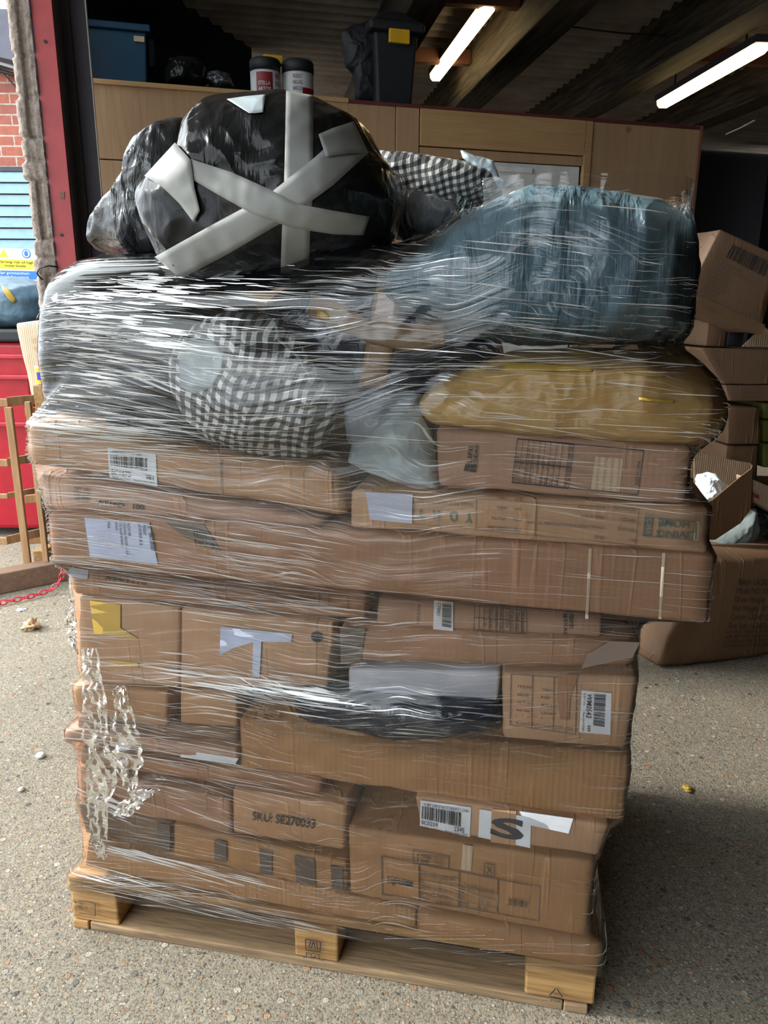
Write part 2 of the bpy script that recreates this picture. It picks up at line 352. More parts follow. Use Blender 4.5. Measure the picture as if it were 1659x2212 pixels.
# stretch film
def film(name, base_op, streak_op, s0=1.0):
    t = NT(name); c = t.n('TexCoord'); sp_ = t.n('SeparateXYZ'); t.l(c.outputs['UV'], sp_.inputs[0])
    U, Vv = sp_.outputs[0], sp_.outputs[1]
    def comb(a, b):
        x = t.n('CombineXYZ'); t.inp(x, 0, a); t.inp(x, 1, b); return x.outputs[0]
    w = t.noise(comb(t.math('MULTIPLY', U, 1.5), t.math('MULTIPLY', Vv, 2.2)), 1.0, 2)
    V2 = t.math('ADD', Vv, t.math('MULTIPLY', w, 0.22))
    def streak(fu, fv, lo, hi, off):
        n = t.noise(comb(t.math('MULTIPLY', U, fu), t.math('MULTIPLY_ADD', V2, fv, off)), 1.0, 2, 0.5)
        return n, t.ramp(n, [(lo, 0.0), (hi, 1.0)])
    nA, sA = streak(2.0, 60, 0.60, 0.80, 0)
    nB, sB = streak(3.0, 240, 0.635, 0.665, 7)
    nC, sC = streak(5.0, 420, 0.655, 0.685, 31)
    dens = t.ramp(t.noise(comb(t.math('MULTIPLY', U, 1.8), t.math('MULTIPLY', Vv, 3.5)), 1.0, 3), [(0.38, 0.05), (0.65, 1.0)])
    st = t.math('MAXIMUM', t.math('MULTIPLY', sA, 0.16), t.math('MAXIMUM', t.math('MULTIPLY', sB, 0.8), sC))
    st = t.math('MULTIPLY', st, dens)
    h = t.math('ADD', t.math('MULTIPLY', nA, 1.0), t.math('ADD', t.math('MULTIPLY', nB, 0.22), t.math('MULTIPLY', nC, 0.04)))
    nrm = t.bump(h, 0.45, 0.008)
    gl = t.n('BsdfGlossy'); gl.inputs['Roughness'].default_value = 0.10; gl.inputs['Color'].default_value = (1, 1, 1, 1); t.l(nrm, gl.inputs['Normal'])
    df = t.n('BsdfDiffuse'); df.inputs['Color'].default_value = (0.80, 0.84, 0.88, 1)
    mx = t.n('MixShader'); mx.inputs[0].default_value = 0.6; t.l(df.outputs[0], mx.inputs[1]); t.l(gl.outputs[0], mx.inputs[2])
    tr = t.n('BsdfTransparent'); tr.inputs[0].default_value = (0.99, 0.99, 0.99, 1)
    m2 = t.n('MixShader'); t.l(t.math('MULTIPLY_ADD', st, streak_op, base_op, clamp=True), m2.inputs[0]); t.l(tr.outputs[0], m2.inputs[1]); t.l(mx.outputs[0], m2.inputs[2])
    fr = t.n('Fresnel'); fr.inputs[0].default_value = 1.5
    g2 = t.n('BsdfGlossy'); g2.inputs['Roughness'].default_value = 0.06; t.l(nrm, g2.inputs['Normal'])
    m3_ = t.n('MixShader'); t.l(fr.outputs[0], m3_.inputs[0]); t.l(m2.outputs[0], m3_.inputs[1]); t.l(g2.outputs[0], m3_.inputs[2])
    return t.done(m3_.outputs[0])
t = NT('film_fold'); c = t.coord();  # whitish film folds; sky glints are put into their colour
df = t.n('BsdfDiffuse'); df.inputs['Color'].default_value = (0.85, 0.90, 0.95, 1)
gl = t.n('BsdfGlossy'); gl.inputs['Roughness'].default_value = 0.2; mx = t.n('MixShader'); mx.inputs[0].default_value = 0.5; t.l(df.outputs[0], mx.inputs[1]); t.l(gl.outputs[0], mx.inputs[2])
tr = t.n('BsdfTransparent'); m2 = t.n('MixShader'); m2.inputs[0].default_value = 0.62; t.l(tr.outputs[0], m2.inputs[1]); t.l(mx.outputs[0], m2.inputs[2]); t.done(m2.outputs[0])
film('stretch_film', 0.010, 0.62)
film('bunched_film', 0.02, 0.35)
t = NT('clear_bag'); tr = t.n('BsdfTransparent'); m_ = t.n('MixShader'); m_.inputs[0].default_value = 0.5; t.l(tr.outputs[0], m_.inputs[1]); t.l(t.pbsdf((0.42, 0.48, 0.50), 0.3, t.bump(t.noise(t.coord(), 18, 4, 0.6, 1.0), 0.6, 0.01)), m_.inputs[2]); t.done(m_.outputs[0])
film('crest_film', 0.01, 0.25)
# ------------------------------------------------------------------ the shed
def named(o, kind='structure', **kw): o['kind'] = kind; return o
b = MB(); b.V = [(-14, -8, 0), (14, -8, 0), (14, 16, 0), (-14, 16, 0)]; b.F = [(0, 1, 2, 3)]
named(b.build('floor', M['concrete_ground'], WORLD, base=(0, 0, 0)))
BD = Frame((0, 0, 0), math.radians(8.8))       # roof directions: u across, v along the beams
RZ = 3.45
pts = []; fs = []; N = 0; pit = 0.15; x0, x1 = -1.0, 7.5
ys = np.arange(-5, 9.6, pit / 8)
for y in ys:
    z = RZ + 0.022 * math.sin(2 * PI * y / pit)
    pts += [(x0, y, z + 0.02), (x1, y, z - 0.2)]
for i in range(len(ys) - 1): fs.append((2 * i, 2 * i + 1, 2 * i + 3, 2 * i + 2))
named(mesh('ceiling', pts, fs, M['roof_sheet'], BD, base=(0, 0, RZ)))
named(MB().box((-2.0, -4, RZ + .05), (-1.0, 2.9, RZ + .09)).build('eave_sky_blocker', M['roof_sheet'], BD))  # unseen roof strip, added to cut high sky light
def roof_x(px, py, z): return BD.loc(at_z(px, py, z))[0]
for k, (xa, wd_) in enumerate(((roof_x(930, 0, 3.05) - 0.1, 0.2), (roof_x(1305, 0, 3.05) - 0.24, 0.24), (roof_x(1500, 135, 3.05) - 0.22, 0.24), (roof_x(1620, 240, 3.05) - 0.2, 0.24))):
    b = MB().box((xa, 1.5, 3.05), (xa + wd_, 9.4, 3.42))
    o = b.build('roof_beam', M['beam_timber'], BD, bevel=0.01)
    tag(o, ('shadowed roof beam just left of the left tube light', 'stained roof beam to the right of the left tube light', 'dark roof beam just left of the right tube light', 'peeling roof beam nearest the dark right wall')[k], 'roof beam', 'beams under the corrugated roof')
bxs = [(roof_x(930, 0, 3.05) - 0.1, 0.2), (roof_x(1305, 0, 3.05) - 0.24, 0.24), (roof_x(1500, 135, 3.05) - 0.22, 0.24), (roof_x(1620, 240, 3.05) - 0.2, 0.24)]
def purlins(i, vs, labels):
    for v, l_ in zip(vs, labels):
        xa, xb = bxs[i][0] + bxs[i][1] + .004, bxs[i + 1][0] - .004
        o = MB().box((xa, v, 3.24 - .02 * i), (xb, v + 0.07, 3.34 - .02 * i)).build('purlin', M['purlin_red'], BD); tag(o, l_, 'purlin', 'red timber purlins')
purlins(0, (5.3, 6.5), ('reddish timber purlin across the near end of the left light', 'reddish timber purlin behind the far end of the left light'))
purlins(2, (5.0, 6.0), ('reddish timber purlin crossing above the right tube light', 'reddish timber purlin at the far end of the right light'))
def tube_fitting(A, B, z, label):
    A = at_z(*A, z); B = at_z(*B, z); c = (A + B) / 2; L = (B - A).length; a = math.atan2((B - A).y, (B - A).x)
    F = Frame((c.x, c.y, 0), a); R = empty('tube_light', (0, 0, z), F); tag(R, label, 'ceiling light', 'tube lights under the roof')
    b = MB(); n = 10; prof = [(-0.052, 0.04), (-0.048, 0.008), (-0.030, -0.012), (0.030, -0.012), (0.048, 0.008), (0.052, 0.04)]
    for x, k in ((-L / 2, 0.6), (-L / 2 + 0.03, 1), (L / 2 - 0.03, 1), (L / 2, 0.6)):
        for y, zz in prof: b.V.append((x, y * k, z + 0.04 + (zz - 0.04) * k))
    for i in range(3):
        for j in range(6): b.F.append((i * 6 + j, i * 6 + (j + 1) % 6, (i + 1) * 6 + (j + 1) % 6, (i + 1) * 6 + j))
    b.F.append(tuple(range(6))); b.F.append(tuple(range(18, 24)))
    b.build('diffuser', M['tube_light'], F, R)
    MB().box((-L / 2 - 0.01, -0.055, z + 0.041), (L / 2 + 0.01, 0.055, z + 0.085)).build('housing', M['dark_steel'], F, R)
    for s in (-1, 1):
        MB().tube([(s * L * 0.35, 0, z + 0.085), (s * L * 0.35, 0, RZ - 0.06)], 0.006).build('hanger', M['dark_steel'], F, R)
tube_fitting((1055, 22), (940, 174), 3.22, 'glowing tube light above the black wheelie bin')
tube_fitting((1648, 108), (1428, 232), 2.95, 'glowing tube light near the right wall')
b = MB().tube([at_z(1215 + i * 40 / 1.0, 55 + 22 * math.sin(i / 6 * 1.6) , 3.2) for i in range(7)], 0.006)
o = b.build('hanging_cable', M['cable_black'], WORLD, smooth=True); tag(o, 'thin black cable strung under the roof between two beams', 'cable')
# cabin partition
HC = 2.40
_a = at_z(175, 168, HC); _b = at_z(1512, 272, HC)
CAB = Frame((_a.x, _a.y, 0), math.atan2(_b.y - _a.y, _b.x - _a.x))
LC = (_b - _a).length
def cu(px, py=230): return CAB.px(px, py)[0]
def panel(name, xa, xb, z0, z1, mat, v0=0.0, v1=0.02): return MB().box((xa, v0, z0), (xb, v1, z1)).build(name, M[mat], CAB, bevel=0.002)
CR_ = empty('plywood_cabin', (0, 0, 0), CAB); tag(CR_, 'plywood clad cabin behind the wrapped pile with a white door', 'cabin')
def cpart(name, a, c, mat, bev=0.002): return MB().box(a, c).build(name, M[mat], CAB, CR_, bevel=bev)
uS = cu(752, 215)
zs = CAB.px(250, 345)[2]
cpart('cladding_panel', (-0.05, 0, zs + 0.002), (uS, 0.02, HC - 0.02), 'plywood')
cpart('cladding_panel', (-0.05, 0, 0.9), (uS, 0.02, zs - 0.003), 'plywood')
cpart('cladding_panel', (-0.05, 0, 0), (uS, 0.02, 0.897), 'plywood')
cpart('top_rail', (-0.05, -0.012, HC - 0.02), (uS, 0.06, HC), 'pine_rail')
H2 = HC
u1, u2, u3, u4 = cu(856), cu(908), cu(1280, 300), LC
cpart('cladding_panel', (uS, 0, 0), (u1 - 0.004, 0.02, H2 - 0.02), 'plywood')
cpart('door_post', (u1, -0.004, 0), (u2 - 0.006, 0.02, H2 - 0.02), 'plywood')
cpart('header_rail', (u2, -0.012, H2 - 0.19), (u3 - 0.05, 0.02, H2 - 0.02), 'pine_rail')
ztop = CAB.px(1150, 352)[2]
cpart('cladding_panel', (u2, 0, ztop), (u3 - 0.05, 0.02, H2 - 0.195), 'plywood')
cpart('door_post', (u3 - 0.048, -0.01, 0), (u3 - 0.006, 0.02, H2 - 0.02), 'pine_rail')
cpart('cladding_panel', (u3, 0, 0), (u4, 0.02, H2 - 0.02), 'plywood')
cpart('trim_strip', (uS, -0.008, H2 - 0.02), (u4, 0.04, H2 - 0.004), 'red_trim')
cpart('corner_strip', (u4, -0.006, 0), (u4 + 0.02, 0.03, H2), 'purlin_red')
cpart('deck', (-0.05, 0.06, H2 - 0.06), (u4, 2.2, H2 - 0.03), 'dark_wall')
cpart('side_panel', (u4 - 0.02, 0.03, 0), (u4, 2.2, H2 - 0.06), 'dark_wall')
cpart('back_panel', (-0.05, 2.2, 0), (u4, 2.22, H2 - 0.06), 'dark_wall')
dz = ztop
do = cpart('door', (u2 + 0.02, 0.012, 0.01), (u3 - 0.06, 0.05, dz - 0.004), 'white_paint')
MB().box((u2 + 0.05, 0.0, dz - 0.13), (u3 - 0.12, 0.012, dz - 0.115)).build('door_moulding', M['white_paint'], CAB, do)
MB().box((u2 + 0.10, -0.004, dz - 0.05), (cu(1150, 360), 0.012, dz - 0.025)).build('closer_arm', M['white_plastic'], CAB, do)
# walls of the shed, plus an added sky blocker behind the camera
LW = Frame(at_y(178, 300, 3.0), 0); LW.O.z = 0
p0 = CAB.w((-0.12, 0.0, 0)); 
def wall(name, A, B, z0, z1, mat, th=0.12):
    A = Vector(A); B = Vector(B); F = Frame((A.x, A.y, 0), math.atan2(B.y - A.y, B.x - A.x)); L = (B - A).length
    return named(MB().box((0, 0, z0), (L, th, z1)).build(name, M[mat], F))
endp = at_y(543, 100, 7.0)
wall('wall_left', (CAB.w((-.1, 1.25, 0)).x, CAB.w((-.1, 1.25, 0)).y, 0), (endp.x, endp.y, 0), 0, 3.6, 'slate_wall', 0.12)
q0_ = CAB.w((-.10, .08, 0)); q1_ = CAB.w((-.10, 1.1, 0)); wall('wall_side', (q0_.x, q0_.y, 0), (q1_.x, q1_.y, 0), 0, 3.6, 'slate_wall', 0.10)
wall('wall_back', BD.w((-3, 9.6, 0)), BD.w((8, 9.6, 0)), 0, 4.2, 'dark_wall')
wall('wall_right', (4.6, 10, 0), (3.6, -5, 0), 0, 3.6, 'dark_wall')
o = wall('rear_sky_blocker', (3.75, -3.3, 0), (-1.2, -3.6, 0), 0, 3.6, 'dark_wall')  # unseen wall, added to cut sky fill and darken reflections
# ------------------------------------------------------------------ pallet
P = empty('pallet', (0.6, 0.4, 0)); tag(P, 'wooden block pallet under the whole shrink wrapped stack', 'pallet')
PD = 0.8
def pp(name, a, c, mat='pallet_wood', bev=0.003): return MB().box(a, c).build(name, M[mat], PAL, P, bevel=bev)
blocks = {}
for j, (v0, v1) in enumerate(((0.004, 0.104), (0.33, 0.47), (0.696, 0.796))):
    pp('bottom_board', (0.045 if j == 0 else 0.0, v0 - 0.004, 0.0), (1.135 if j == 0 else 1.2, v1, 0.022), 'pallet_board')
    for i, (a_, c_) in enumerate(((0.0, 0.118), (0.548, 0.648), (1.055, 1.198))):
        blocks[i, j] = pp('block', (a_, v0, 0.0225), (c_, v1, 0.100), 'pallet_wood', 0.005)
MB().box((0.0, 0.0, 0.0), (0.040, 0.1, 0.022)).build('bottom_board', M['pallet_wood'], PAL, P, bevel=0.003)
MB().box((1.137, -0.002, 0.0), (1.186, 0.1, 0.0215)).build('bottom_board', M['pallet_board'], PAL, P, bevel=0.003)
for i, (a_, c_) in enumerate(((0.0, 0.118), (0.548, 0.648), (1.055, 1.198))): pp('stringer_board', (a_, 0, 0.1005), (c_, 0.8, 0.1215))
for k in range(7): pp('deck_board', (0, 0.002 + k * 0.117, 0.122), (1.2, 0.002 + k * 0.117 + 0.098, 0.143))
FI = M['faded_ink']
bl = blocks[1, 0]
table([0, 1], [0, 1], [(661, 2026), (694, 2032), (692, 2053), (662, 2049)], 0.0, bl, M['ink'], w=0.04, h=0.05)
text('//\\\\', [(666, 2029), (690, 2034), (689, 2049), (667, 2045)], 0.0, bl, M['ink'], bold=0.03)
text('PGS', [(662, 2053), (694, 2058), (693, 2068), (662, 2062)], 0.0, bl, M['ink'])
text('01-35 - 08', [(656, 2063), (700, 2068), (700, 2073), (656, 2067)], 0.0, bl, M['ink'])
bl = blocks[2, 0]
def tri(q3, w, v, parent, mat):
    Q = [np.array(PAL.px(x, y, v)) for x, y in q3]; c = sum(Q) / 3; V = []; F = []
    for i in range(3):
        a, b_ = Q[i], Q[(i + 1) % 3]; ia = a + (c - a) * w; ib = b_ + (c - b_) * w; n = len(V)
        s0 = 0.10
        V += [a + (b_ - a) * s0, a + (b_ - a) * (1 - s0) * 1.0, ia + (ib - ia) * (1 - s0), ia + (ib - ia) * s0]; F.append((n, n + 1, n + 2, n + 3))
    return mesh('printed_symbol', [(p[0], p[1] - 0.0045, p[2]) for p in V], F, mat, parent=parent, smooth=False)
tri([(1202, 2128), (1219, 2154), (1183, 2149)], 0.24, 0.0, bl, M['ink'])
text('50', [(1196, 2140), (1207, 2142), (1207, 2147), (1196, 2145)], 0.0, bl, FI)
text('FOR', [(1190, 2155), (1212, 2158), (1212, 2164), (1190, 2160)], 0.0, bl, M['ink'])
bl = blocks[0, 0]
rects([(0, 0, 1, 0.05), (0.95, 0, 1, 1), (0, 0.95, 1, 1)], [(172, 1942), (208, 1948), (209, 1976), (173, 1970)], 0.0, bl, M['ink'])
text('AQ-78150', [(170, 1953), (205, 1957), (205, 1963), (170, 1959)], 0.0, bl, M['ink'])
text('TH HV', [(164, 1945), (180, 1947), (180, 1965), (164, 1962)], 0.0, bl, M['ink'])
# ------------------------------------------------------------------ cartons
WRAP = []
def fbm(p, s, o=3):
    a = 0; am = 1; p = Vector(p) * s
    for _ in range(o): a += am * noise.noise(p); p = p * 2.03 + Vector((3.1, 1.7, 5.3)); am *= 0.5
    return a
def carton(label, q, v0, depth, mat='cardboard_tan', r=0.007, dent=0.006, wrapped=True, frame=PAL, name='cardboard_box', group=None, tilt=0.0, cat='cardboard box', uneven=0.0):
    Q = [np.array(p) for p in quad_at(frame, v0, q)]
    seed = random.random() * 50
    wu = abs(Q[1][0] - Q[0][0]); hz = abs(Q[0][2] - Q[3][2])
    def lines(L, rr, cell):
        rr = min(rr, L * 0.25); n = max(2, int(L / cell)); return [0.0, rr / L] + [rr / L + (1 - 2 * rr / L) * k / n for k in range(1, n)] + [1 - rr / L, 1.0]
    ls = [lines(wu, r, 0.035), lines(hz, r, 0.03), lines(depth, r, 0.09)]
    n = [len(x) for x in ls]; idx = {}; V = []
    def vert(i, j, k):
        key = (i, j, k)
        if key in idx: return idx[key]
        s, t_, w = ls[0][i], ls[1][j], ls[2][k]
        ext = [i in (0, n[0] - 1), j in (0, n[1] - 1), k in (0, n[2] - 1)]
        if sum(ext) >= 2:
            f = 0.30 if sum(ext) == 2 else 0.45
            if ext[0]: s += (ls[0][1] * f) * (1 if i == 0 else -1)
            if ext[1]: t_ += (ls[1][1] * f) * (1 if j == 0 else -1)
            if ext[2]: w += (ls[2][1] * f) * (1 if k == 0 else -1)
        p = bil(Q, s, t_); p = p + np.array([0, w * depth, 0])
        d = max(0.0, fbm((p[0] + seed, p[1], p[2]), 6)) * dent
        c = (0.5 - s, 0.5 - w, t_ - 0.5)
        e = fbm((p[0] * 1.0, p[2] + seed, p[1]), 9, 2)
        if ext[2]: p[1] += d * (1 if k == 0 else -1)
        if ext[0]: p[0] += d * (1 if i == 0 else -1)
        if ext[1]: p[2] += (d * 0.8 + max(0, e) * uneven) * (-1 if j == 0 else 1)
        idx[key] = len(V); V.append(tuple(p)); return idx[key]
    F = []
    def grid(fn, A, B, flip):
        for a in range(A - 1):
            for b_ in range(B - 1):
                f = (fn(a, b_), fn(a + 1, b_), fn(a + 1, b_ + 1), fn(a, b_ + 1)); F.append(f[::-1] if flip else f)
    grid(lambda a, b_: vert(a, b_, 0), n[0], n[1], True); grid(lambda a, b_: vert(a, b_, n[2] - 1), n[0], n[1], False)
    grid(lambda a, b_: vert(0, a, b_), n[1], n[2], True); grid(lambda a, b_: vert(n[0] - 1, a, b_), n[1], n[2], False)
    grid(lambda a, b_: vert(a, 0, b_), n[0], n[2], False); grid(lambda a, b_: vert(a, n[1] - 1, b_), n[0], n[2], True)
    o = mesh(name, V, F, M[mat], frame)
    tag(o, label, cat, group)
    if wrapped: WRAP.append(o)
    return o
G = 'cartons wrapped on the pallet'
BX = {}
def bx(key, *a, **k): BX[key] = carton(*a, group=G, **k); return BX[key]
bx('A', 'long flat cardboard tray lying on the left and middle of the pallet', [(188, 1812), (898, 1965), (898, 2016), (178, 1872)], 0.012, 0.76, 'cardboard_corrugated')
bx('A2', 'flat crushed carton on the pallet under the right corner of the lamp carton', [(899, 1972), (1306, 2040), (1298, 2104), (897, 2026)], 0.0, 0.76, 'cardboard_tan', dent=0.010, r=0.018)
bx('D', 'large carton printed Lightsin with a product table, lowest on the right', [(752, 1786), (1284, 1862), (1268, 2026), (756, 1932)], 0.0, 0.76, 'cardboard_tan', uneven=0.006)
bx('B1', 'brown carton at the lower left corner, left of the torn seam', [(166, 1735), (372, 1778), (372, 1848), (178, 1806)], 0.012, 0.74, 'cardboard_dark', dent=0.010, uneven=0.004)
bx('B2', 'brown carton with dark vertical tapes beneath the SKU carton', [(374, 1778), (748, 1862), (748, 1930), (374, 1852)], 0.012, 0.74, 'cardboard_tan', dent=0.008)
bx('B0', 'shallow brown carton left of the SKU carton, above the lower left carton', [(166, 1656), (496, 1728), (500, 1806), (166, 1733)], 0.014, 0.74, 'cardboard_pink', dent=0.008)
bx('C', 'small carton printed SKU: SE270033 in the middle of the lower pile', [(500, 1704), (748, 1742), (743, 1838), (503, 1800)], -0.004, 0.74, 'cardboard_tan')
bx('E', 'slim carton with a barcode label and a big printed S under the large corrugated carton', [(893, 1720), (1318, 1782), (1292, 1852), (903, 1790)], 0.0, 0.75, 'cardboard_tan')
bx('F', 'long flat carton with a small white label below the left cartons', [(168, 1618), (696, 1684), (692, 1722), (168, 1655)], 0.0, 0.74, 'cardboard_pink', r=0.014)
bx('Gb', 'very large corrugated carton across the lower right of the pile', [(514, 1552), (1362, 1630), (1346, 1778), (518, 1660)], 0.012, 0.76, 'cardboard_corrugated', dent=0.008)
bx('Hf', 'thin stack of flattened board sticking out at the lower left edge', [(138, 1578), (512, 1616), (512, 1650), (140, 1602)], -0.004, 0.7, 'cardboard_pink', r=0.006)
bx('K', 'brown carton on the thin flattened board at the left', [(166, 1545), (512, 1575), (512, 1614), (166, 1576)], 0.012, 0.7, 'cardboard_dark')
bx('I', 'open edged carton at the left end below the yellow taped carton', [(152, 1476), (360, 1492), (360, 1572), (166, 1543)], 0.004, 0.7, 'cardboard_tan', dent=0.010, uneven=0.006)
bx('J', 'carton under crumpled clear plastic in the gap left of the dark rolled sack', [(388, 1488), (512, 1502), (512, 1573), (388, 1564)], 0.02, 0.6, 'cardboard_tan')
bx('N', 'square carton with a WM0543 barcode label at the right', [(1084, 1452), (1376, 1462), (1352, 1622), (1086, 1594)], 0.004, 0.76, 'cardboard_tan')
bx('Mw', 'pale lilac white carton left of the WM0543 carton', [(752, 1444), (1080, 1450), (1078, 1518), (752, 1500)], 0.03, 0.7, 'carton_white')
bx('Pt', 'flat carton with crushed ends and dark tape, right of the carton with a black dot', [(728, 1350), (1384, 1384), (1374, 1451), (732, 1434)], 0.0, 0.74, 'cardboard_pink', r=0.02, dent=0.012)
bx('O1', 'large carton with a yellow tape band at the left', [(166, 1284), (388, 1312), (386, 1488), (170, 1474)], 0.0, 0.74, 'cardboard_tan', dent=0.008)
bx('O2', 'large carton with torn white labels and a black dot', [(390, 1312), (722, 1344), (708, 1486), (388, 1488)], 0.0, 0.74, 'cardboard_tan', dent=0.006)
bx('Q', 'thin LIFE IDEAS carton with a barcode label in the middle of the pile', [(816, 1288), (1300, 1330), (1298, 1378), (812, 1350)], 0.012, 0.72, 'cardboard_pink')
bx('R', 'long carton with printed lines ending left of the middle LIFE IDEAS carton', [(150, 1222), (790, 1278), (788, 1340), (160, 1284)], 0.0, 0.72, 'cardboard_pink')
bx('S1', 'longest carton running the full width of the pile above the middle', [(104, 1104), (1544, 1200), (1528, 1350), (114, 1218)], -0.02, 0.66, 'cardboard_pink', dent=0.006)
bx('T', 'carton printed LIVING AND HOME upside down at the right', [(757, 1058), (1536, 1094), (1528, 1198), (757, 1140)], -0.01, 0.70, 'cardboard_tan')
bx('U', 'long carton with faded black lettering directly under the top left carton', [(66, 1016), (698, 1121), (698, 1141), (96, 1106)], 0.0, 0.70, 'cardboard_pink', dent=0.010, r=0.02)
bx('V', 'uppermost long carton on the left with a barcode label', [(52, 902), (722, 1014), (752, 1122), (60, 1006)], -0.02, 0.62, 'cardboard_tan', r=0.02, dent=0.008)
bx('W', 'LIFE IDEAS carton with a printed table on the upper right', [(942, 926), (1494, 968), (1480, 1090), (946, 1052)], -0.02, 0.66, 'cardboard_pink')
# labels and print ---------------------------------------------------
def label(q, v, parent, mat='paper_white', name='paper_label'): return patch(name, q, v, M[mat], parent)
I = M['ink']
# Lightsin carton
o = BX['D']; v = 0.0
table([0, 0.245, 0.245, 0.50, 0.745, 1], [0, 1], [(825, 1847), (1165, 1914), (1162, 1988), (826, 1929)], v, o, FI, w=0.0035, h=0.012)
rects([(0.245, 0.2, 0.5, 0.212), (0.245, 0.4, 0.745, 0.412), (0.245, 0.6, 0.745, 0.612), (0.245, 0.8, 0.745, 0.812)], [(825, 1847), (1165, 1914), (1162, 1988), (826, 1929)], v, o, FI)
text('Lightsin', [(838, 1890), (882, 1896), (882, 1916), (838, 1908)], v, o, I, bold=0.01)
rects([(0.3, 0.35, 1, 1), (0.0, 0.55, 0.3, 0.75)], [(872, 1894), (892, 1898), (892, 1912), (872, 1910)], v, o, I, name='printed_logo')
text('PRODUCT NAME:  CEILING LIGHT\nSKU:                      52\nCOLOUR:             SPC  2\nPRODUCT SIZE:  42*42*9CM\nRATINGS:          20-240V 50HZ', [(906, 1880), (985, 1893), (984, 1958), (905, 1942)], v, o, FI)
text('PACKING SIZE:  45X45X11 CM\nG.W:                     5.8     KG\nN.W:                     4.9     KG\nPOWER:            LED  18W', [(992, 1906), (1066, 1922), (1064, 1970), (991, 1952)], v, o, FI)
barcode([(1100, 1938), (1140, 1945), (1139, 1958), (1100, 1952)], v, o, I, n=12, seed=5)
table([0, 1], [0, 1], [(893, 1833), (970, 1848), (969, 1876), (892, 1862)], v, o, FI, w=0.012, h=0.025)
text('FRAGILE\nGLASS', [(910, 1840), (932, 1845), (932, 1866), (910, 1861)], v, o, I, bold=0.01)
text('PLEASE HANDLE\nWITH CARE\nPLEASE DO NOT\nTURN OVER', [(936, 1845), (966, 1850), (965, 1870), (936, 1865)], v, o, FI)
text('Y\nI', [(899, 1840), (907, 1842), (907, 1860), (899, 1858)], v, o, I, bold=0.02, align='CENTER')
table([0, 1], [0, 1], [(1046, 1862), (1068, 1866), (1068, 1893), (1045, 1888)], v, o, FI, w=0.03, h=0.03)
text('X', [(1050, 1868), (1064, 1871), (1064, 1886), (1050, 1884)], v, o, FI)
patch('clear_tape', [(1000, 1822), (1022, 1826), (1018, 1880), (996, 1876)], v, M['cardboard_cream'], o)
# SKU carton
text('SKU: SE270033', [(547, 1750), (682, 1768), (681, 1788), (546, 1769)], -0.004, BX['C'], I, bold=0.012)
# dark tapes on the carton under it
for q in ([(468, 1812), (494, 1817), (494, 1862), (468, 1857)], [(566, 1832), (592, 1838), (592, 1890), (566, 1885)], [(640, 1846), (684, 1855), (686, 1912), (645, 1904)], [(718, 1868), (745, 1873), (746, 1922), (722, 1918)]):
    patch('tape_strip', [(x - 4, y) for x, y in q], 0.010, M['dark_tape'], BX['B2'])
patch('tape_strip', [(340, 1776), (368, 1782), (368, 1840), (342, 1832)], 0.010, M['dark_tape'], BX['B1'])
# S carton
o = BX['E']; l = label([(909, 1727), (1018, 1742), (1015, 1806), (907, 1782)], 0.0, o)
barcode([(912, 1738), (996, 1752), (995, 1783), (911, 1765)], 0.0, l, seed=3)
text('0188CGBE07067233BE0721-2345', [(916, 1731), (1012, 1746), (1012, 1752), (916, 1737)], 0.0, l, I, off=0.005)
text('SC0259           2345', [(911, 1769), (1003, 1786), (1003, 1796), (911, 1777)], 0.0, l, I, off=0.005)
text('Made in China     Please retain label', [(914, 1782), (1010, 1798), (1010, 1802), (914, 1786)], 0.0, l, I, off=0.005)
l = label([(1036, 1746), (1148, 1764), (1145, 1830), (1033, 1806)], 0.0, o)
text('S', [(1062, 1762), (1134, 1768), (1130, 1816), (1058, 1800)], 0.0, l, I, off=0.0052, bold=0.03)
patch('clear_tape', [(1062, 1746), (1115, 1750), (1114, 1824), (1060, 1816)], 0.0, M['cardboard_tan'], o, off=0.0030)
patch('torn_paper', [(1122, 1750), (1238, 1766), (1228, 1798), (1136, 1778)], 0.0, M['paper_white'], o, off=0.003)
# F label
label([(396, 1619), (516, 1637), (508, 1650), (390, 1634)], 0.0, BX['F'], 'paper_white')
# WM0543
o = BX['N']; v = 0.004
l = label([(1256, 1490), (1321, 1496), (1318, 1586), (1251, 1580)], v, o)
barcode([(1283, 1496), (1308, 1498), (1305, 1568), (1281, 1564)], v, l, vertical=True, seed=8)
text('WM0543', [(1279, 1498), (1277, 1549), (1265, 1547), (1268, 1495)], v, l, I, off=0.005, bold=0.01)
text('449', [(1276, 1564), (1275, 1578), (1267, 1577), (1268, 1563)], v, l, I, off=0.005)
text('Made in China         Please retain this label', [(1265, 1495), (1262, 1577), (1257, 1576), (1261, 1494)], v, l, I, off=0.005)
table([0, 0.33, 0.66, 1], [0, 1], [(1104, 1454), (1246, 1464), (1243, 1584), (1102, 1564)], v, o, FI, w=0.006, h=0.006)
text('o     T     11     Y     A\n\nPRODUCT FRAGILE HANDLE WITH CARE', [(1114, 1540), (1236, 1552), (1236, 1576), (1114, 1562)], v, o, FI)
text('ITEM      SKU\n\nSIZE      REF\n\nQTY      BATCH\n\nN.W      UNIT', [(1118, 1478), (1216, 1490), (1214, 1546), (1116, 1534)], v, o, FI)
patch('wrinkled_tape', [(1206, 1452), (1248, 1456), (1232, 1500), (1228, 1552), (1210, 1550), (1203, 1500)], v, M['cardboard_pink'], o, off=0.005)
# flat carton tapes
patch('tape_wrap', [(735, 1352), (790, 1355), (778, 1436), (737, 1432)], 0.0, M['dark_tape'], BX['Pt'], off=0.003)
patch('grey_tape', [(1318, 1383), (1382, 1386), (1366, 1418), (1256, 1442), (1268, 1412)], 0.0, M['dark_tape'], BX['Pt'], off=0.003)
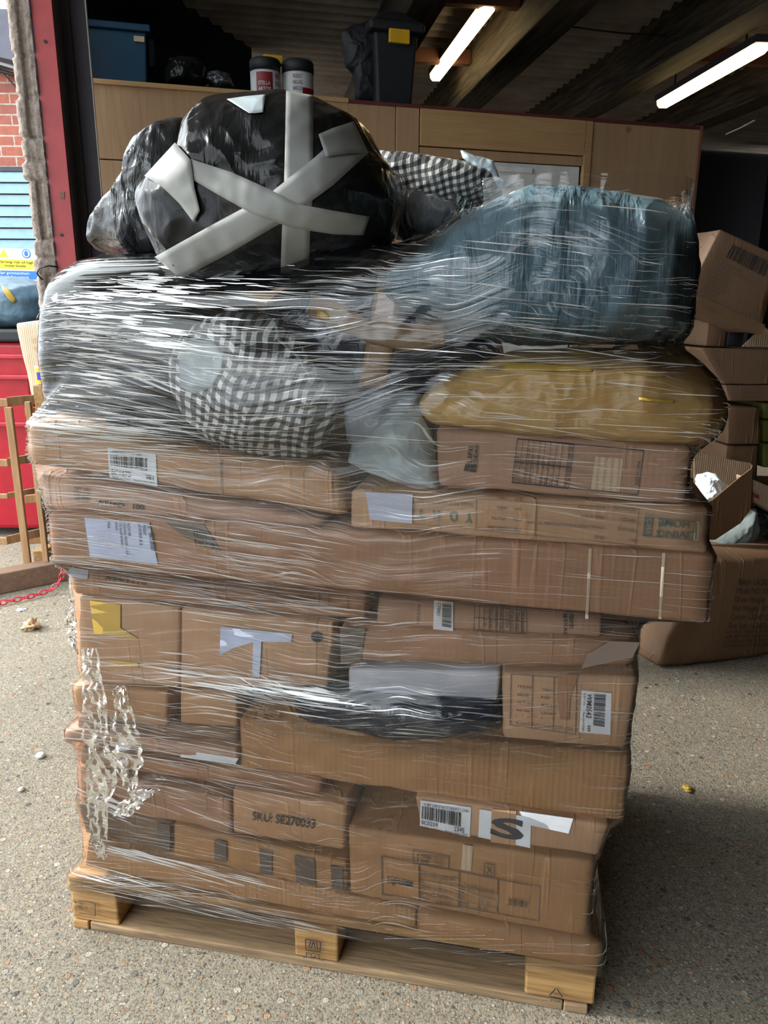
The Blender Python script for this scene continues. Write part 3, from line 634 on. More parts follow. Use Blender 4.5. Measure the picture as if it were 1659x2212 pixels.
# O1/O2
patch('yellow_tape', [(196, 1296), (262, 1305), (262, 1355), (300, 1378), (205, 1368)], 0.0, M['yellow_tape'], BX['O1'], off=0.003)
patch('yellow_tape', [(236, 1424), (300, 1430), (300, 1440), (236, 1434)], 0.0, M['yellow_tape'], BX['O1'], off=0.003)
patch('paper_label', [(478, 1352), (632, 1368), (630, 1386), (566, 1384), (562, 1462), (546, 1460), (548, 1386), (506, 1398), (476, 1414)], 0.0, M['paper_lilac'], BX['O2'], off=0.003)
b = MB(); c = np.array(PAL.px(685, 1374, 0.0)); b.V = [(c[0] + 0.0115 * math.cos(k * PI / 12), -0.004, c[2] + 0.0115 * math.sin(k * PI / 12)) for k in range(24)]; b.F = [tuple(range(24))[::-1]]
b.build('black_dot', I, PAL, BX['O2'])
# middle LIFE IDEAS
o = BX['Q']; v = 0.012
text('LIFE', [(1239, 1326), (1238, 1358), (1229, 1357), (1230, 1325)], v, o, I, bold=0.015)
text('IDEAS', [(1226, 1336), (1225, 1368), (1217, 1367), (1218, 1335)], v, o, I, bold=0.015)
rects([(0, 0, 0.4, 1), (0.55, 0, 1, 0.45), (0.55, 0.55, 1, 1)], [(1216, 1320), (1240, 1322), (1239, 1334), (1216, 1332)], v, o, I, name='printed_logo')
l = label([(938, 1296), (979, 1300), (979, 1362), (936, 1358)], v, o)
barcode([(956, 1300), (976, 1302), (975, 1354), (955, 1350)], v, l, vertical=True, seed=4, n=24)
text('CT0431', [(953, 1300), (951, 1328), (944, 1327), (946, 1299)], v, l, I, off=0.005)
text('MADE IN CHINA', [(908, 1304), (906, 1348), (900, 1347), (902, 1303)], v, o, I)
table([0, 0.09, 0.18, 0.3, 0.42, 0.55, 0.68, 0.8, 0.9, 1], [0, 0.5, 1], [(1026, 1304), (1138, 1314), (1138, 1368), (1024, 1360)], v, o, I, w=0.005, h=0.012)
text('SPICE  NAME\nCT043  SIZE\n44*26 SIZED\n6.5*5 ITEM\nBLACK COL\nSET01 QTY\n1PC/C N.W\n1.52/1 G.W', [(1134, 1316), (1132, 1366), (1044, 1360), (1046, 1308)], v, o, I)
rects([(0, 0, 1, 0.03)], [(902, 1295), (904, 1295), (904, 1350), (902, 1350)], v, o, I)
# R printed
table([0, 0.35, 1], [0, 1], [(690, 1278), (752, 1286), (752, 1316), (690, 1308)], 0.0, BX['R'], FI, w=0.01, h=0.015)
text('THIS SIDE UP  HANDLE WITH CARE', [(560, 1276), (682, 1290), (682, 1297), (560, 1283)], 0.0, BX['R'], FI)
text('A24/1176', [(228, 1240), (318, 1250), (318, 1262), (228, 1252)], 0.0, BX['R'], I)
patch('paper_label', [(150, 1226), (193, 1232), (190, 1250), (152, 1244)], 0.0, M['paper_lilac'], BX['R'])
# long S1
o = BX['S1']; v = -0.02
l = label([(184, 1118), (324, 1128), (342, 1218), (196, 1202)], v, o, 'paper_lilac')
text('ROY-SEL\nHermes Parcelnet Ltd\n75 Southampton\nRoad\n\nFRA', [(282, 1130), (290, 1200), (240, 1196), (234, 1126)], v, l, I, off=0.005)
text('DX\nFREIGHT\nUK AWBNR 0618', [(326, 1132), (330, 1178), (304, 1176), (300, 1130)], v, l, I, off=0.005)
barcode([(324, 1148), (334, 1149), (338, 1190), (328, 1188)], v, l, vertical=True, n=22, seed=6)
patch('grey_tape', [(352, 1122), (440, 1130), (480, 1190), (400, 1160)], v, M['dark_tape'], o)
text('((())\nNO 5', [(418, 1142), (462, 1148), (466, 1184), (424, 1176)], v, o, I)
for x_ in (1272, 1430):
    patch('tape_edge', [(x_, 1184 + (x_ - 1272) * 0.06), (x_ + 7, 1184 + (x_ - 1272) * 0.06), (x_ - 2, 1336), (x_ - 8, 1335)], v, M['cardboard_cream'], o)
# LIVING AND HOME (upside down)
o = BX['T']; v = -0.01; GI = M['green_ink']
q = [(1510, 1166), (1388, 1158), (1394, 1112), (1506, 1124)]
table([0, 0.72, 1], [0, 1], [(1506, 1165), (1388, 1156), (1393, 1113), (1508, 1127)], v, o, GI, w=0.008, h=0.02)
text('LIVING', [(1500, 1164), (1416, 1158), (1418, 1142), (1501, 1148)], v, o, GI, bold=0.01)
text('HOME', [(1488, 1140), (1420, 1136), (1422, 1118), (1489, 1124)], v, o, GI, bold=0.01)
patch('printed_block', [(1394, 1113), (1410, 1115), (1405, 1158), (1388, 1156)], v, GI, o)
text('AND', [(1406, 1152), (1408, 1120), (1397, 1119), (1394, 1151)], v, o, M['cardboard_tan'], off=0.006)
text('SKU:\n\nITEM NAME:\n\nITEM SIZE:\n\nPACKING SIZE:', [(1372, 1170), (1322, 1164), (1324, 1092), (1374, 1098)], v, o, FI)
text('FI0120\n\n3 PANELS FREESTANDING FOLDABLE PET GATE\n\n140X61X1.8CM\n\n69.5X63.5X9.2CM', [(1304, 1164), (1136, 1150), (1140, 1082), (1308, 1092)], v, o, FI, align='LEFT')
text('ITEM COLOUR: Grey\n\nCTN:      1PC/CTN\n\nG.W:       4.9KG\n\nN.W:       3.9KG', [(1124, 1148), (1052, 1142), (1056, 1068), (1128, 1074)], v, o, FI)
text('FRAGILE. PLEASE HANDLE WITH CARE', [(1022, 1094), (900, 1084), (900, 1075), (1022, 1085)], v, o, FI)
text('MADE IN CHINA', [(990, 1066), (946, 1063), (946, 1056), (990, 1059)], v, o, FI)
table([0, 0.29, 0.56, 1], [0, 1], [(894, 1068), (1380, 1098), (1372, 1176), (894, 1130)], v, o, FI, w=0.0012, h=0.006)
text('Y   O   11   T', [(1020, 1130), (902, 1120), (902, 1098), (1020, 1106)], v, o, GI, bold=0.02)
patch('paper_label', [(790, 1062), (892, 1067), (890, 1130), (800, 1122)], v, M['paper_lilac'], o)
# top left
o = BX['V']; v = -0.02
l = label([(234, 966), (338, 980), (341, 1050), (238, 1030)], v, o)
barcode([(240, 978), (320, 989), (320, 1016), (242, 1004)], v, l, n=26, seed=2)
text('GBSB850RE10733872RE', [(242, 970), (306, 978), (306, 984), (242, 976)], v, l, I, off=0.005)
text('SC1675        981', [(243, 1012), (334, 1026), (334, 1036), (243, 1024)], v, l, I, off=0.005)
text('Made in China    Please keep label', [(246, 1028), (336, 1040), (336, 1044), (246, 1032)], v, l, I, off=0.005)
text('AT16D   180', [(212, 1078), (314, 1090), (314, 1101), (212, 1090)], 0.0, BX['U'], I, bold=0.02)
text('SC 36\nSE 88', [(162, 1050), (196, 1054), (196, 1082), (162, 1078)], 0.0, BX['U'], FI, bold=0.02)
rects([(0, 0, 1, 1)], [(478, 950), (480, 950), (480, 1070), (478, 1070)], v, o, M['dark_tape'])
# LIFE IDEAS upper
o = BX['W']; v = -0.02
text('LIFE', [(1009, 999), (1013, 962), (1022, 963), (1019, 1000)], v, o, I, bold=0.02)
text('IDEAS', [(1022, 1004), (1027, 960), (1034, 961), (1031, 1005)], v, o, I, bold=0.02)
rects([(0, 0, 0.42, 1), (0.5, 0, 1, 0.45), (0.5, 0.55, 1, 1)], [(1006, 1000), (1030, 1004), (1028, 1020), (1002, 1016)], v, o, I, name='printed_logo')
table([0, 1], [0, 1], [(1118, 947), (1390, 972), (1377, 1068), (1106, 1041)], v, o, I, w=0.003, h=0.01)
table([0, 0.1, 0.2, 0.3, 0.41, 0.5, 0.6, 0.7, 0.8, 0.92, 1], [0, 0.52, 1], [(1118, 947), (1240, 959), (1228, 1054), (1106, 1041)], v, o, I, w=0.004, h=0.012)
text('ITEM NAME:   SPICE JAR\nSKU:              CT0431\nPACKING SIZE: 44*20.3*10.8CM\nITEM SIZE:      6.5*5.5*5CM\n                      6.5*5.5*13CM\nCOLOR:          BLACK\nMODEL:         SET OF 10\nCTN QTY:       1PC/CTN\nN.W/G.W:       1.52/1.66\n\nFRAGILE PLEASE HANDLE WITH CARE', [(1108, 1040), (1120, 950), (1238, 962), (1226, 1050)], v, o, I)
text('MADE IN CHINA', [(1370, 1046), (1376, 994), (1383, 995), (1378, 1047)], v, o, I)
patch('clear_tape', [(1286, 985), (1346, 990), (1338, 1062), (1276, 1056)], v, M['cardboard_cream'], o)
# ------------------------------------------------------------------ bags
def poly_r(P, c, n):
    P = np.array(P); out = np.zeros(n)
    for k in range(n):
        a = 2 * PI * k / n; d = np.array([math.cos(a), math.sin(a)]); best = 0
        for i in range(len(P)):
            A = P[i] - c; B = P[(i + 1) % len(P)] - c; e = B - A
            den = d[0] * e[1] - d[1] * e[0]
            if abs(den) < 1e-12: continue
            t = (A[0] * e[1] - A[1] * e[0]) / den; s = (A[0] * d[1] - A[1] * d[0]) / den
            if t > 0 and -1e-9 <= s <= 1 + 1e-9: best = max(best, t)
        out[k] = best
    return out
class Pillow:
    def __init__(s, q, vm, Df, Db, frame=PAL, c=None, n=200, pw=2.6, ex=0.55, wr=0.006, ws=9.0, st=(1, 1, 1), smooth=3, lump=0.0):
        s.f = frame; s.vm = vm; s.Df = Df; s.Db = Db; s.pw = pw; s.ex = ex; s.wr = wr; s.ws = ws; s.st = st; s.n = n; s.lump = lump
        vq = vm - 0.42 * Df
        P = np.array([frame.px(x, y, vq) for x, y in q])[:, [0, 2]]
        s.c = np.array(frame.px(c[0], c[1], vq))[[0, 2]] if c else P.mean(0)
        r = poly_r(P, s.c, n)
        for _ in range(smooth): r = (np.roll(r, 1) + 2 * r + np.roll(r, -1)) / 4
        s.r = r; s.seed = random.random() * 90
    def rad(s, a):
        k = (a / (2 * PI) * s.n) % s.n; i = int(k); f = k - i; return s.r[i % s.n] * (1 - f) + s.r[(i + 1) % s.n] * f
    def prof(s, t): return max(0.0, 1 - min(1, t) ** s.pw) ** s.ex
    def wrin(s, u, v, z):
        p = Vector((u * s.st[0] + s.seed, v * s.st[1], z * s.st[2])) * s.ws
        a = noise.noise(p); b_ = noise.noise(p * 2.3 + Vector((5, 1, 2))); c_ = noise.noise(p * 5.1)
        return ((1 - abs(a) * 2.2) * 1.0 + (1 - abs(b_) * 2) * 0.45 + (1 - abs(c_) * 2) * 0.2 - 0.9) * s.wr + noise.noise(p * 0.35) * s.lump
    def front(s, u, z):
        d = np.array([u, z]) - s.c; t = np.linalg.norm(d) / s.rad(math.atan2(d[1], d[0]) % (2 * PI)); k = s.prof(t)
        return s.vm - s.Df * k - s.wrin(u, s.vm - s.Df * k, z) * min(1, k * 2)
    def hit(s, x, y, off=0.004):
        v = s.vm - s.Df
        for _ in range(12):
            u, _v, z = s.f.px(x, y, v); v = 0.5 * v + 0.5 * (s.front(u, z) - off)
        return s.f.px(x, y, v)
    def build(s, name, mat, label=None, cat=None, group=None, m=44, uvr=0.0, parent=None, wrapped=True):
        n = s.n; V = []; F = []; UV = []
        ca, sa = math.cos(uvr), math.sin(uvr)
        ts = [1 - (1 - (j / m)) ** 1.6 for j in range(m + 1)]
        for side in (1, -1):
            for j in range(m + 1):
                t = ts[j]; k = s.prof(t)
                if side == -1 and j == m: break
                for i in range(n):
                    a = 2 * PI * i / n; rr = s.r[i] * t
                    u = s.c[0] + rr * math.cos(a); z = s.c[1] + rr * math.sin(a)
                    if side == 1: v = s.vm - s.Df * k; v -= s.wrin(u, v, z) * min(1, k * 2)
                    else: v = s.vm + s.Db * k; v += s.wrin(u, v, z) * min(1, k * 2)
                    w = s.wrin(u + 3, v, z) * (1 - min(1, k * 2)) * 0.7
                    V.append((u + w * math.cos(a), v, z + w * math.sin(a)))
                    uu, vv = u, z - (v - s.vm) * 0.5; UV.append((uu * ca - vv * sa, uu * sa + vv * ca))
                    if j == 0: pass
        o1 = (m + 1) * n
        for j in range(m):
            for i in range(n): F.append((j * n + i, j * n + (i + 1) % n, (j + 1) * n + (i + 1) % n, (j + 1) * n + i))
        for j in range(m):
            for i in range(n):
                a = o1 + j * n + i; b_ = o1 + j * n + (i + 1) % n
                if j + 1 < m: c_ = o1 + (j + 1) * n + (i + 1) % n; d = o1 + (j + 1) * n + i
                else: c_ = m * n + (i + 1) % n; d = m * n + i
                F.append((a, d, c_, b_))
        o = mesh(name, V, F, M[mat], s.f, parent, uv=UV)
        if parent is None: tag(o, label, cat, group)
        if wrapped: WRAP.append(o)
        return o
    def strip(s, top, bot, mat, parent, name='tape_strip', off=0.004, ns=None, nt=5):
        """tape between two pixel polylines laid on the bag front"""
        def res(L, n):
            L = np.array(L, float); d = np.r_[0, np.cumsum(np.linalg.norm(np.diff(L, axis=0), axis=1))]; x = np.linspace(0, d[-1], n)
            return np.c_[np.interp(x, d, L[:, 0]), np.interp(x, d, L[:, 1])]
        L = np.linalg.norm(np.diff(np.array(top, float), axis=0), axis=1).sum(); ns = ns or max(4, int(L / 7))
        A = res(top, ns); B = res(bot, ns); V = []; F = []
        for i in range(ns):
            for j in range(nt + 1):
                p = A[i] * (1 - j / nt) + B[i] * j / nt; V.append(s.hit(p[0], p[1], off))
        for i in range(ns - 1):
            for j in range(nt):
                a = i * (nt + 1) + j; F.append((a, a + nt + 1, a + nt + 2, a + 1))
        o = mesh(name, V, F, M[mat], s.f, parent)
        md = o.modifiers.new('thick', 'SOLIDIFY'); md.thickness = 0.0006; md.offset = 0
        return o
# big black bag at the upper left
bg = Pillow([(110, 640), (125, 590), (165, 562), (240, 545), (330, 560), (430, 620), (500, 650), (560, 690), (560, 800), (500, 905), (380, 925), (220, 905), (110, 890), (100, 800), (100, 700)], 0.26, 0.26, 0.28, c=(300, 740), pw=3.2, ex=0.5, wr=0.007, ws=6, n=240)
bg.build('refuse_bag', 'black_poly', 'big glossy black bag under film glare at the upper left of the pile', 'bag')
# flat black bag on the top left carton
bg = Pillow([(205, 905), (300, 880), (430, 890), (560, 930), (640, 985), (600, 1000), (460, 965), (300, 935), (210, 925)], 0.10, 0.09, 0.12, c=(420, 935), wr=0.005)
bg.build('flat_black_bag', 'black_poly', 'flat black bag squeezed onto the uppermost left carton', 'bag')
# navy sack in the middle with brown tape
nb = Pillow([(560, 650), (640, 600), (800, 560), (920, 535), (1000, 570), (1070, 680), (1090, 790), (980, 840), (900, 900), (820, 920), (720, 900), (620, 880), (560, 780)], 0.30, 0.20, 0.25, c=(800, 730), pw=4, ex=0.5, wr=0.008, ws=7, n=240)
o = nb.build('taped_sack', 'navy_poly', 'dark navy sack with crossed brown tape in the middle of the pile', 'bag')
nb.strip([(822, 566), (806, 660), (790, 750), (774, 838)], [(884, 566), (862, 660), (850, 750), (832, 838)], 'clear_brown_tape', o)
nb.strip([(672, 630), (740, 655), (800, 694), (880, 700), (960, 694)], [(664, 680), (730, 712), (800, 742), (880, 760), (960, 748)], 'clear_brown_tape', o, off=0.006)
nb.strip([(686, 670), (702, 672), (712, 682)], [(684, 684), (700, 690), (708, 692)], 'yellow_tape', o, off=0.008, name='yellow_sticker')
# grey blue bag on the right
bb = Pillow([(800, 600), (900, 530), (980, 470), (1060, 425), (1150, 392), (1260, 395), (1370, 412), (1440, 425), (1495, 465), (1512, 540), (1508, 640), (1500, 715), (1450, 740), (1300, 748), (1150, 752), (1020, 735), (900, 690), (820, 650)], 0.20, 0.20, 0.32, c=(1230, 590), pw=4.5, ex=0.45, wr=0.012, ws=6, st=(2.6, 1, 0.45), n=300)
bb.build('large_grey_bag', 'bluegrey_poly', 'large creased blue grey bag filling the upper right of the pile', 'bag')
# brown paper parcel
bp = Pillow([(896, 870), (930, 835), (1010, 795), (1100, 768), (1250, 760), (1400, 766), (1500, 780), (1555, 830), (1574, 880), (1560, 925), (1515, 965), (1400, 955), (1250, 950), (1080, 935), (950, 920), (905, 905)], 0.14, 0.16, 0.30, c=(1240, 862), pw=6, ex=0.4, wr=0.010, ws=7, st=(1.6, 1, 0.7), n=300)
o = bp.build('paper_parcel', 'brown_paper', 'bulging brown paper parcel with yellow tape lying under the blue grey bag', 'parcel')
bp.strip([(1092, 778), (1180, 785), (1280, 794)], [(1092, 798), (1180, 801), (1280, 802)], 'yellow_tape', o, off=0.006)
bp.strip([(1348, 799), (1400, 806), (1438, 812)], [(1346, 804), (1400, 812), (1438, 816)], 'yellow_tape', o, off=0.006)
bp.strip([(1380, 858), (1420, 862), (1458, 864)], [(1380, 864), (1420, 868), (1456, 870)], 'yellow_tape', o, off=0.006)
# gingham cushion in the pile
gy = Pillow([(348, 770), (372, 720), (430, 690), (480, 668), (560, 680), (596, 700), (640, 760), (690, 830), (722, 870), (718, 930), (690, 985), (630, 1006), (560, 1004), (505, 995), (440, 960), (385, 905), (350, 840)], 0.035, 0.085, 0.10, c=(530, 850), pw=2.4, ex=0.6, wr=0.012, ws=9, n=240)
o = gy.build('gingham_cushion', 'gingham', 'crumpled black and white gingham cushion in clear plastic hanging over the left cartons', 'cushion', uvr=0.25)
gy.strip([(590, 690), (600, 735), (640, 770), (668, 815)], [(596, 690), (606, 733), (646, 768), (674, 813)], 'pale_poly', o, name='bag_seam', off=0.006)
gy.strip([(385, 745), (420, 728), (460, 735), (482, 770)], [(388, 835), (420, 850), (455, 838), (478, 800)], 'clear_bag', o, name='plastic_fold', off=0.006)
# grey bag and pale mailer
gb = Pillow([(735, 880), (780, 850), (840, 835), (900, 860), (930, 905), (935, 960), (880, 985), (800, 990), (745, 960)], 0.10, 0.10, 0.12, c=(830, 915), wr=0.009, ws=8)
gb.build('grey_mailer', 'grey_poly', 'grey mailing bag tucked between the gingham cushion and the paper parcel', 'mailing bag')
wb_ = Pillow([(800, 910), (850, 888), (905, 900), (930, 950), (948, 1062), (880, 1052), (800, 1030), (745, 1002), (760, 950)], 0.035, 0.055, 0.07, c=(860, 975), wr=0.005, ws=10, smooth=1)
wb_.build('pale_mailer', 'pale_poly', 'pale blue white mailing bag with a pointed corner left of the upper LIFE IDEAS carton', 'mailing bag')
# rolled dark sack
rs = Pillow([(622, 1515), (660, 1503), (760, 1500), (860, 1508), (960, 1520), (1075, 1522), (1080, 1580), (960, 1592), (860, 1598), (740, 1575), (640, 1558)], 0.03, 0.05, 0.16, c=(850, 1548), pw=5, ex=0.5, wr=0.006, ws=9)
rs.build('rolled_sack', 'navy_poly', 'rolled dark plastic sack lying on the large corrugated carton', 'bag')
# ------------------------------------------------------------------ stretch film around the slices of the pile
bpy.context.view_layer.update()
def edges_world(o):
    me = o.data; A = np.empty(len(me.vertices) * 3); me.vertices.foreach_get('co', A); A = A.reshape(-1, 3)
    b_ = np.array(BASE[o.name_full]); A = A + b_
    E = np.empty(len(me.edges) * 2, dtype=np.int32); me.edges.foreach_get('vertices', E); E = E.reshape(-1, 2)
    return A[E[:, 0]], A[E[:, 1]]
EA = []; EB = []
for o in WRAP:
    a, b_ = edges_world(o); EA.append(a); EB.append(b_)
db = MB().box((0, 0, 0.1), (1.2, 0.8, 0.143)); A = np.array(db.V); EA.append(A[[0, 1, 2, 3, 0, 1, 2, 3]]); EB.append(A[[1, 2, 3, 0, 4, 5, 6, 7]])
EA = np.concatenate(EA); EB = np.concatenate(EB)
def hull(P):
    P = sorted(set(map(tuple, np.round(P, 5))))
    def half(P):
        h_ = []
        for p in P:
            while len(h_) > 1 and (h_[-1][0] - h_[-2][0]) * (p[1] - h_[-2][1]) - (h_[-1][1] - h_[-2][1]) * (p[0] - h_[-2][0]) <= 0: h_.pop()
            h_.append(p)
        return h_
    return half(P)[:-1] + half(P[::-1])[:-1]
cy = 0.34
def CX(z): return 0.62 + 0.36 * min(1, max(0, (z - 1.15) / 0.35))
NA = 420; dzs = 0.012
# denser directions near the ends where the film turns the corners
zs_ = np.arange(0.10, 1.78, dzs); R = []
for z in zs_:
    lo, hi = z - 0.008, z + 0.008
    za, zb = EA[:, 2], EB[:, 2]; mk = (np.minimum(za, zb) <= hi) & (np.maximum(za, zb) >= lo)
    if mk.sum() < 3: R.append(None); continue
    a, b_ = EA[mk], EB[mk]; dz_ = b_[:, 2] - a[:, 2]; dz_[np.abs(dz_) < 1e-9] = 1e-9
    t0 = np.clip((lo - a[:, 2]) / dz_, 0, 1)[:, None]; t1 = np.clip((hi - a[:, 2]) / dz_, 0, 1)[:, None]
    P_ = np.concatenate([a + (b_ - a) * t0, a + (b_ - a) * t1])[:, :2]
    hl = hull(P_)
    R.append(poly_r(hl, np.array([CX(z), cy]), NA) if len(hl) > 2 else None)
last = max(i for i, r in enumerate(R) if r is not None and (r > 0.01).all())
R = np.array([r for r in R[:last + 1] if r is not None]); zs_ = zs_[:len(R)]
def shift(R, k):
    return np.concatenate([np.repeat(R[:1], k, 0), R[:-k]]) if k > 0 else np.concatenate([R[-k:], np.repeat(R[-1:], -k, 0)])
K = 4
mx = np.max([R] + [shift(R, k) for k in range(-K, K + 1) if k], 0); cl = np.min([mx] + [shift(mx, k) for k in range(-K, K + 1) if k], 0)
R2 = np.maximum(cl, R)
for _ in range(2): R2 = np.maximum(R, (shift(R2, 1) + 2 * R2 + shift(R2, -1)) / 4)
R2 = R2 + 0.006
V = []; UV = []; F = []
for i, z in enumerate(zs_):
    arc = 0; pp_ = None
    for k in range(NA + 1):
        a = 2 * PI * k / NA; r_ = R2[i][k % NA]
        w = 0.0022 * noise.noise(Vector((a * 9, z * 70, 3))) + 0.003 * noise.noise(Vector((a * 3, z * 22, 9)))
        w += 0.010 * max(0, 1 - (zs_[-1] - z) / .06) * noise.noise(Vector((a * 14, z * 30, 5)))
        p = (CX(z) + (r_ + w) * math.cos(a), cy + (r_ + w) * math.sin(a), z)
        V.append(p); 
        if pp_: arc += math.hypot(p[0] - pp_[0], p[1] - pp_[1])
        pp_ = p; UV.append((a * 0.75, z))
for i in range(len(zs_) - 1):
    for k in range(NA): F.append((i * (NA + 1) + k, i * (NA + 1) + k + 1, (i + 1) * (NA + 1) + k + 1, (i + 1) * (NA + 1) + k))
FILM = mesh('stretch_wrap', V, F, M['stretch_film'], base=(0.6, 0.4, 0.1), uv=UV)
tag(FILM, 'clear shiny stretch film wound around the whole stack on the pallet', 'plastic wrap')
rg = random.Random(21); V = []; F = []
def surf(a, z, off):
    i = (z - zs_[0]) / dzs; i = min(max(i, 0), len(zs_) - 1.001); i0 = int(i); f = i - i0; k = (a / (2 * PI) * NA) % NA; k0 = int(k); g = k - k0
    r_ = (R2[i0][k0 % NA] * (1 - g) + R2[i0][(k0 + 1) % NA] * g) * (1 - f) + (R2[i0 + 1][k0 % NA] * (1 - g) + R2[i0 + 1][(k0 + 1) % NA] * g) * f + off
    return (CX(z) + r_ * math.cos(a), cy + r_ * math.sin(a), z)
BANDS = ((0.12, 0.20, .9), (0.20, 0.34, .35), (0.36, 0.62, .55), (0.62, 0.82, .9), (0.82, 0.98, 1.0), (0.98, 1.10, .6), (1.10, 1.48, 1.25), (1.45, 1.75, .3))
NF = 0
while NF < 2400:
    u0 = rg.uniform(-0.25, 1.4); z0 = rg.uniform(0.12, zs_[-1] - .03)
    dn = [b_[2] for b_ in BANDS if b_[0] <= z0 <= b_[1]] or [.3]
    if rg.random() > dn[0] * (1.0 if u0 < 0.45 else 0.30): continue
    cl_ = noise.noise(Vector((u0 * 2.5, z0 * 9, 4))) 
    if cl_ < rg.uniform(-.35, .25): continue
    L_ = rg.choice((.02, .035, .05, .08, .12, .2)) * rg.uniform(.6, 1.4); w0 = rg.uniform(.00030, .0010) * (1 if u0 < .5 else .55) * (1.5 if rg.random() < .06 else 1)
    sl_ = noise.noise(Vector((u0 * 1.7, z0 * 4, 11))) * .28 + rg.uniform(-.05, .05); n_ = max(3, int(L_ / .012)); k0_ = len(V)
    for i in range(n_ + 1):
        q = i / n_; u = u0 + L_ * q; a = math.atan2(-0.02 - cy, u - CX(z0))
        z = z0 + sl_ * L_ * q + .0005 * math.sin(q * 9 + u0 * 50); z = min(max(z, .11), zs_[-1]); w = w0 * math.sin(PI * (0.06 + .88 * q)) ** .7
        V.append(surf(a, z - w, .0035)); V.append(surf(a, z + w, .0045))
    F += [(k0_ + 2 * i, k0_ + 2 * i + 2, k0_ + 2 * i + 3, k0_ + 2 * i + 1) for i in range(n_)]; NF += 1
def cluster(a_, b_, spread, n, wmin=.0005, wmax=.0016, lmin=.04, lmax=.22):  # extra white strands painting glare and streaky highlights onto the film
    A = PAL.px(*a_); B = PAL.px(*b_); du = B[0] - A[0]; dz = B[2] - A[2]; sp = spread / 900
    for _ in range(n):
        q0 = rg.random(); L_ = rg.uniform(lmin, lmax); w0 = rg.uniform(wmin, wmax); off = rg.gauss(0, .5) * sp
        if A[2] + dz * q0 + off > zs_[-1] - .05: continue
        n2 = max(4, int(L_ / .012)); k0_ = len(V); tl = rg.uniform(-.04, .04)
        for i in range(n2 + 1):
            q = i / n2; u = A[0] + du * q0 + L_ * (q - .5); z = A[2] + dz * q0 + dz / du * L_ * (q - .5) + off + tl * L_ * q
            z = min(max(z, .105), zs_[-1]); a = math.atan2(-0.02 - cy, u - CX(z)); w = w0 * math.sin(PI * (0.04 + .92 * q)) ** .7
            V.append(surf(a, z - w, .0035)); V.append(surf(a, z + w, .0045))
        F.extend([(k0_ + 2 * i, k0_ + 2 * i + 2, k0_ + 2 * i + 3, k0_ + 2 * i + 1) for i in range(n2)])
cluster((330, 1445), (740, 1498), 34, 60, .0006, .0022)
cluster((166, 1728), (236, 1752), 20, 26, .0008, .0028, .02, .06)
cluster((186, 1826), (560, 1912), 14, 36, .0008, .0022)
cluster((160, 1888), (700, 2005), 30, 70, .0005, .0016)
cluster((125, 640), (400, 660), 150, 120, .0006, .0024, .03, .16)
cluster((120, 780), (420, 800), 110, 60, .0005, .0014, .03, .14)
cluster((200, 1250), (760, 1320), 60, 110, .0004, .0013)
cluster((150, 1100), (700, 1190), 80, 60, .0004, .0012)
cluster((170, 1595), (700, 1700), 50, 60, .0004, .0013)
cluster((80, 905), (420, 930), 30, 50, .0005, .0016)
cluster((700, 560), (1500, 640), 160, 40, .0003, .0008)
cluster((640, 860), (1540, 900), 160, 60, .0003, .0009)
ff = mesh('film_fold_glints', V, F, M['film_fold'], parent=FILM); ff['kind'] = 'stuff'
def ribbon(path, widths, name='film_tail', amp=0.018, mat='bunched_film', v=-0.012, seed=0):
    """crumpled loose film hanging in front of the stack, from pixel path"""
    n = len(path) * 10; P_ = np.array(path, float); d = np.r_[0, np.cumsum(np.linalg.norm(np.diff(P_, axis=0), axis=1))]; x = np.linspace(0, d[-1], n)
    X = np.interp(x, d, P_[:, 0]); Y = np.interp(x, d, P_[:, 1]); Wd = np.interp(x, d, widths); m = 14; V = []; F = []; UV = []
    for i in range(n):
        for j in range(m):
            s = j / (m - 1) - 0.5; nz = noise.noise(Vector((i * 0.22, s * 3, seed))); nz2 = noise.noise(Vector((i * 0.5, s * 9, seed + 5)))
            p = PAL.px(X[i] + s * Wd[i] + nz2 * 5 + nz * 8, Y[i] + nz * 8, v)
            V.append((p[0], p[1] - abs(nz) * amp - abs(nz2) * amp * 0.8, p[2])); UV.append((s * 0.4, x[i] / 700))
    for i in range(n - 1):
        for j in range(m - 1): F.append((i * m + j, i * m + j + 1, (i + 1) * m + j + 1, (i + 1) * m + j))
    return mesh(name, V, F, M[mat], parent=FILM, uv=UV)
ribbon([(195, 1400), (205, 1500), (212, 1600), (222, 1680), (212, 1760), (222, 1850)], [34, 54, 50, 70, 44, 22], seed=1)
ribbon([(262, 1480), (270, 1570), (278, 1640), (284, 1700)], [20, 60, 70, 20], seed=4)
ribbon([(322, 1700), (280, 1740), (258, 1760)], [54, 48, 26], seed=9)
ribbon([(164, 1290), (155, 1330), (158, 1380), (170, 1400)], [10, 18, 16, 8], seed=12, v=0.02)
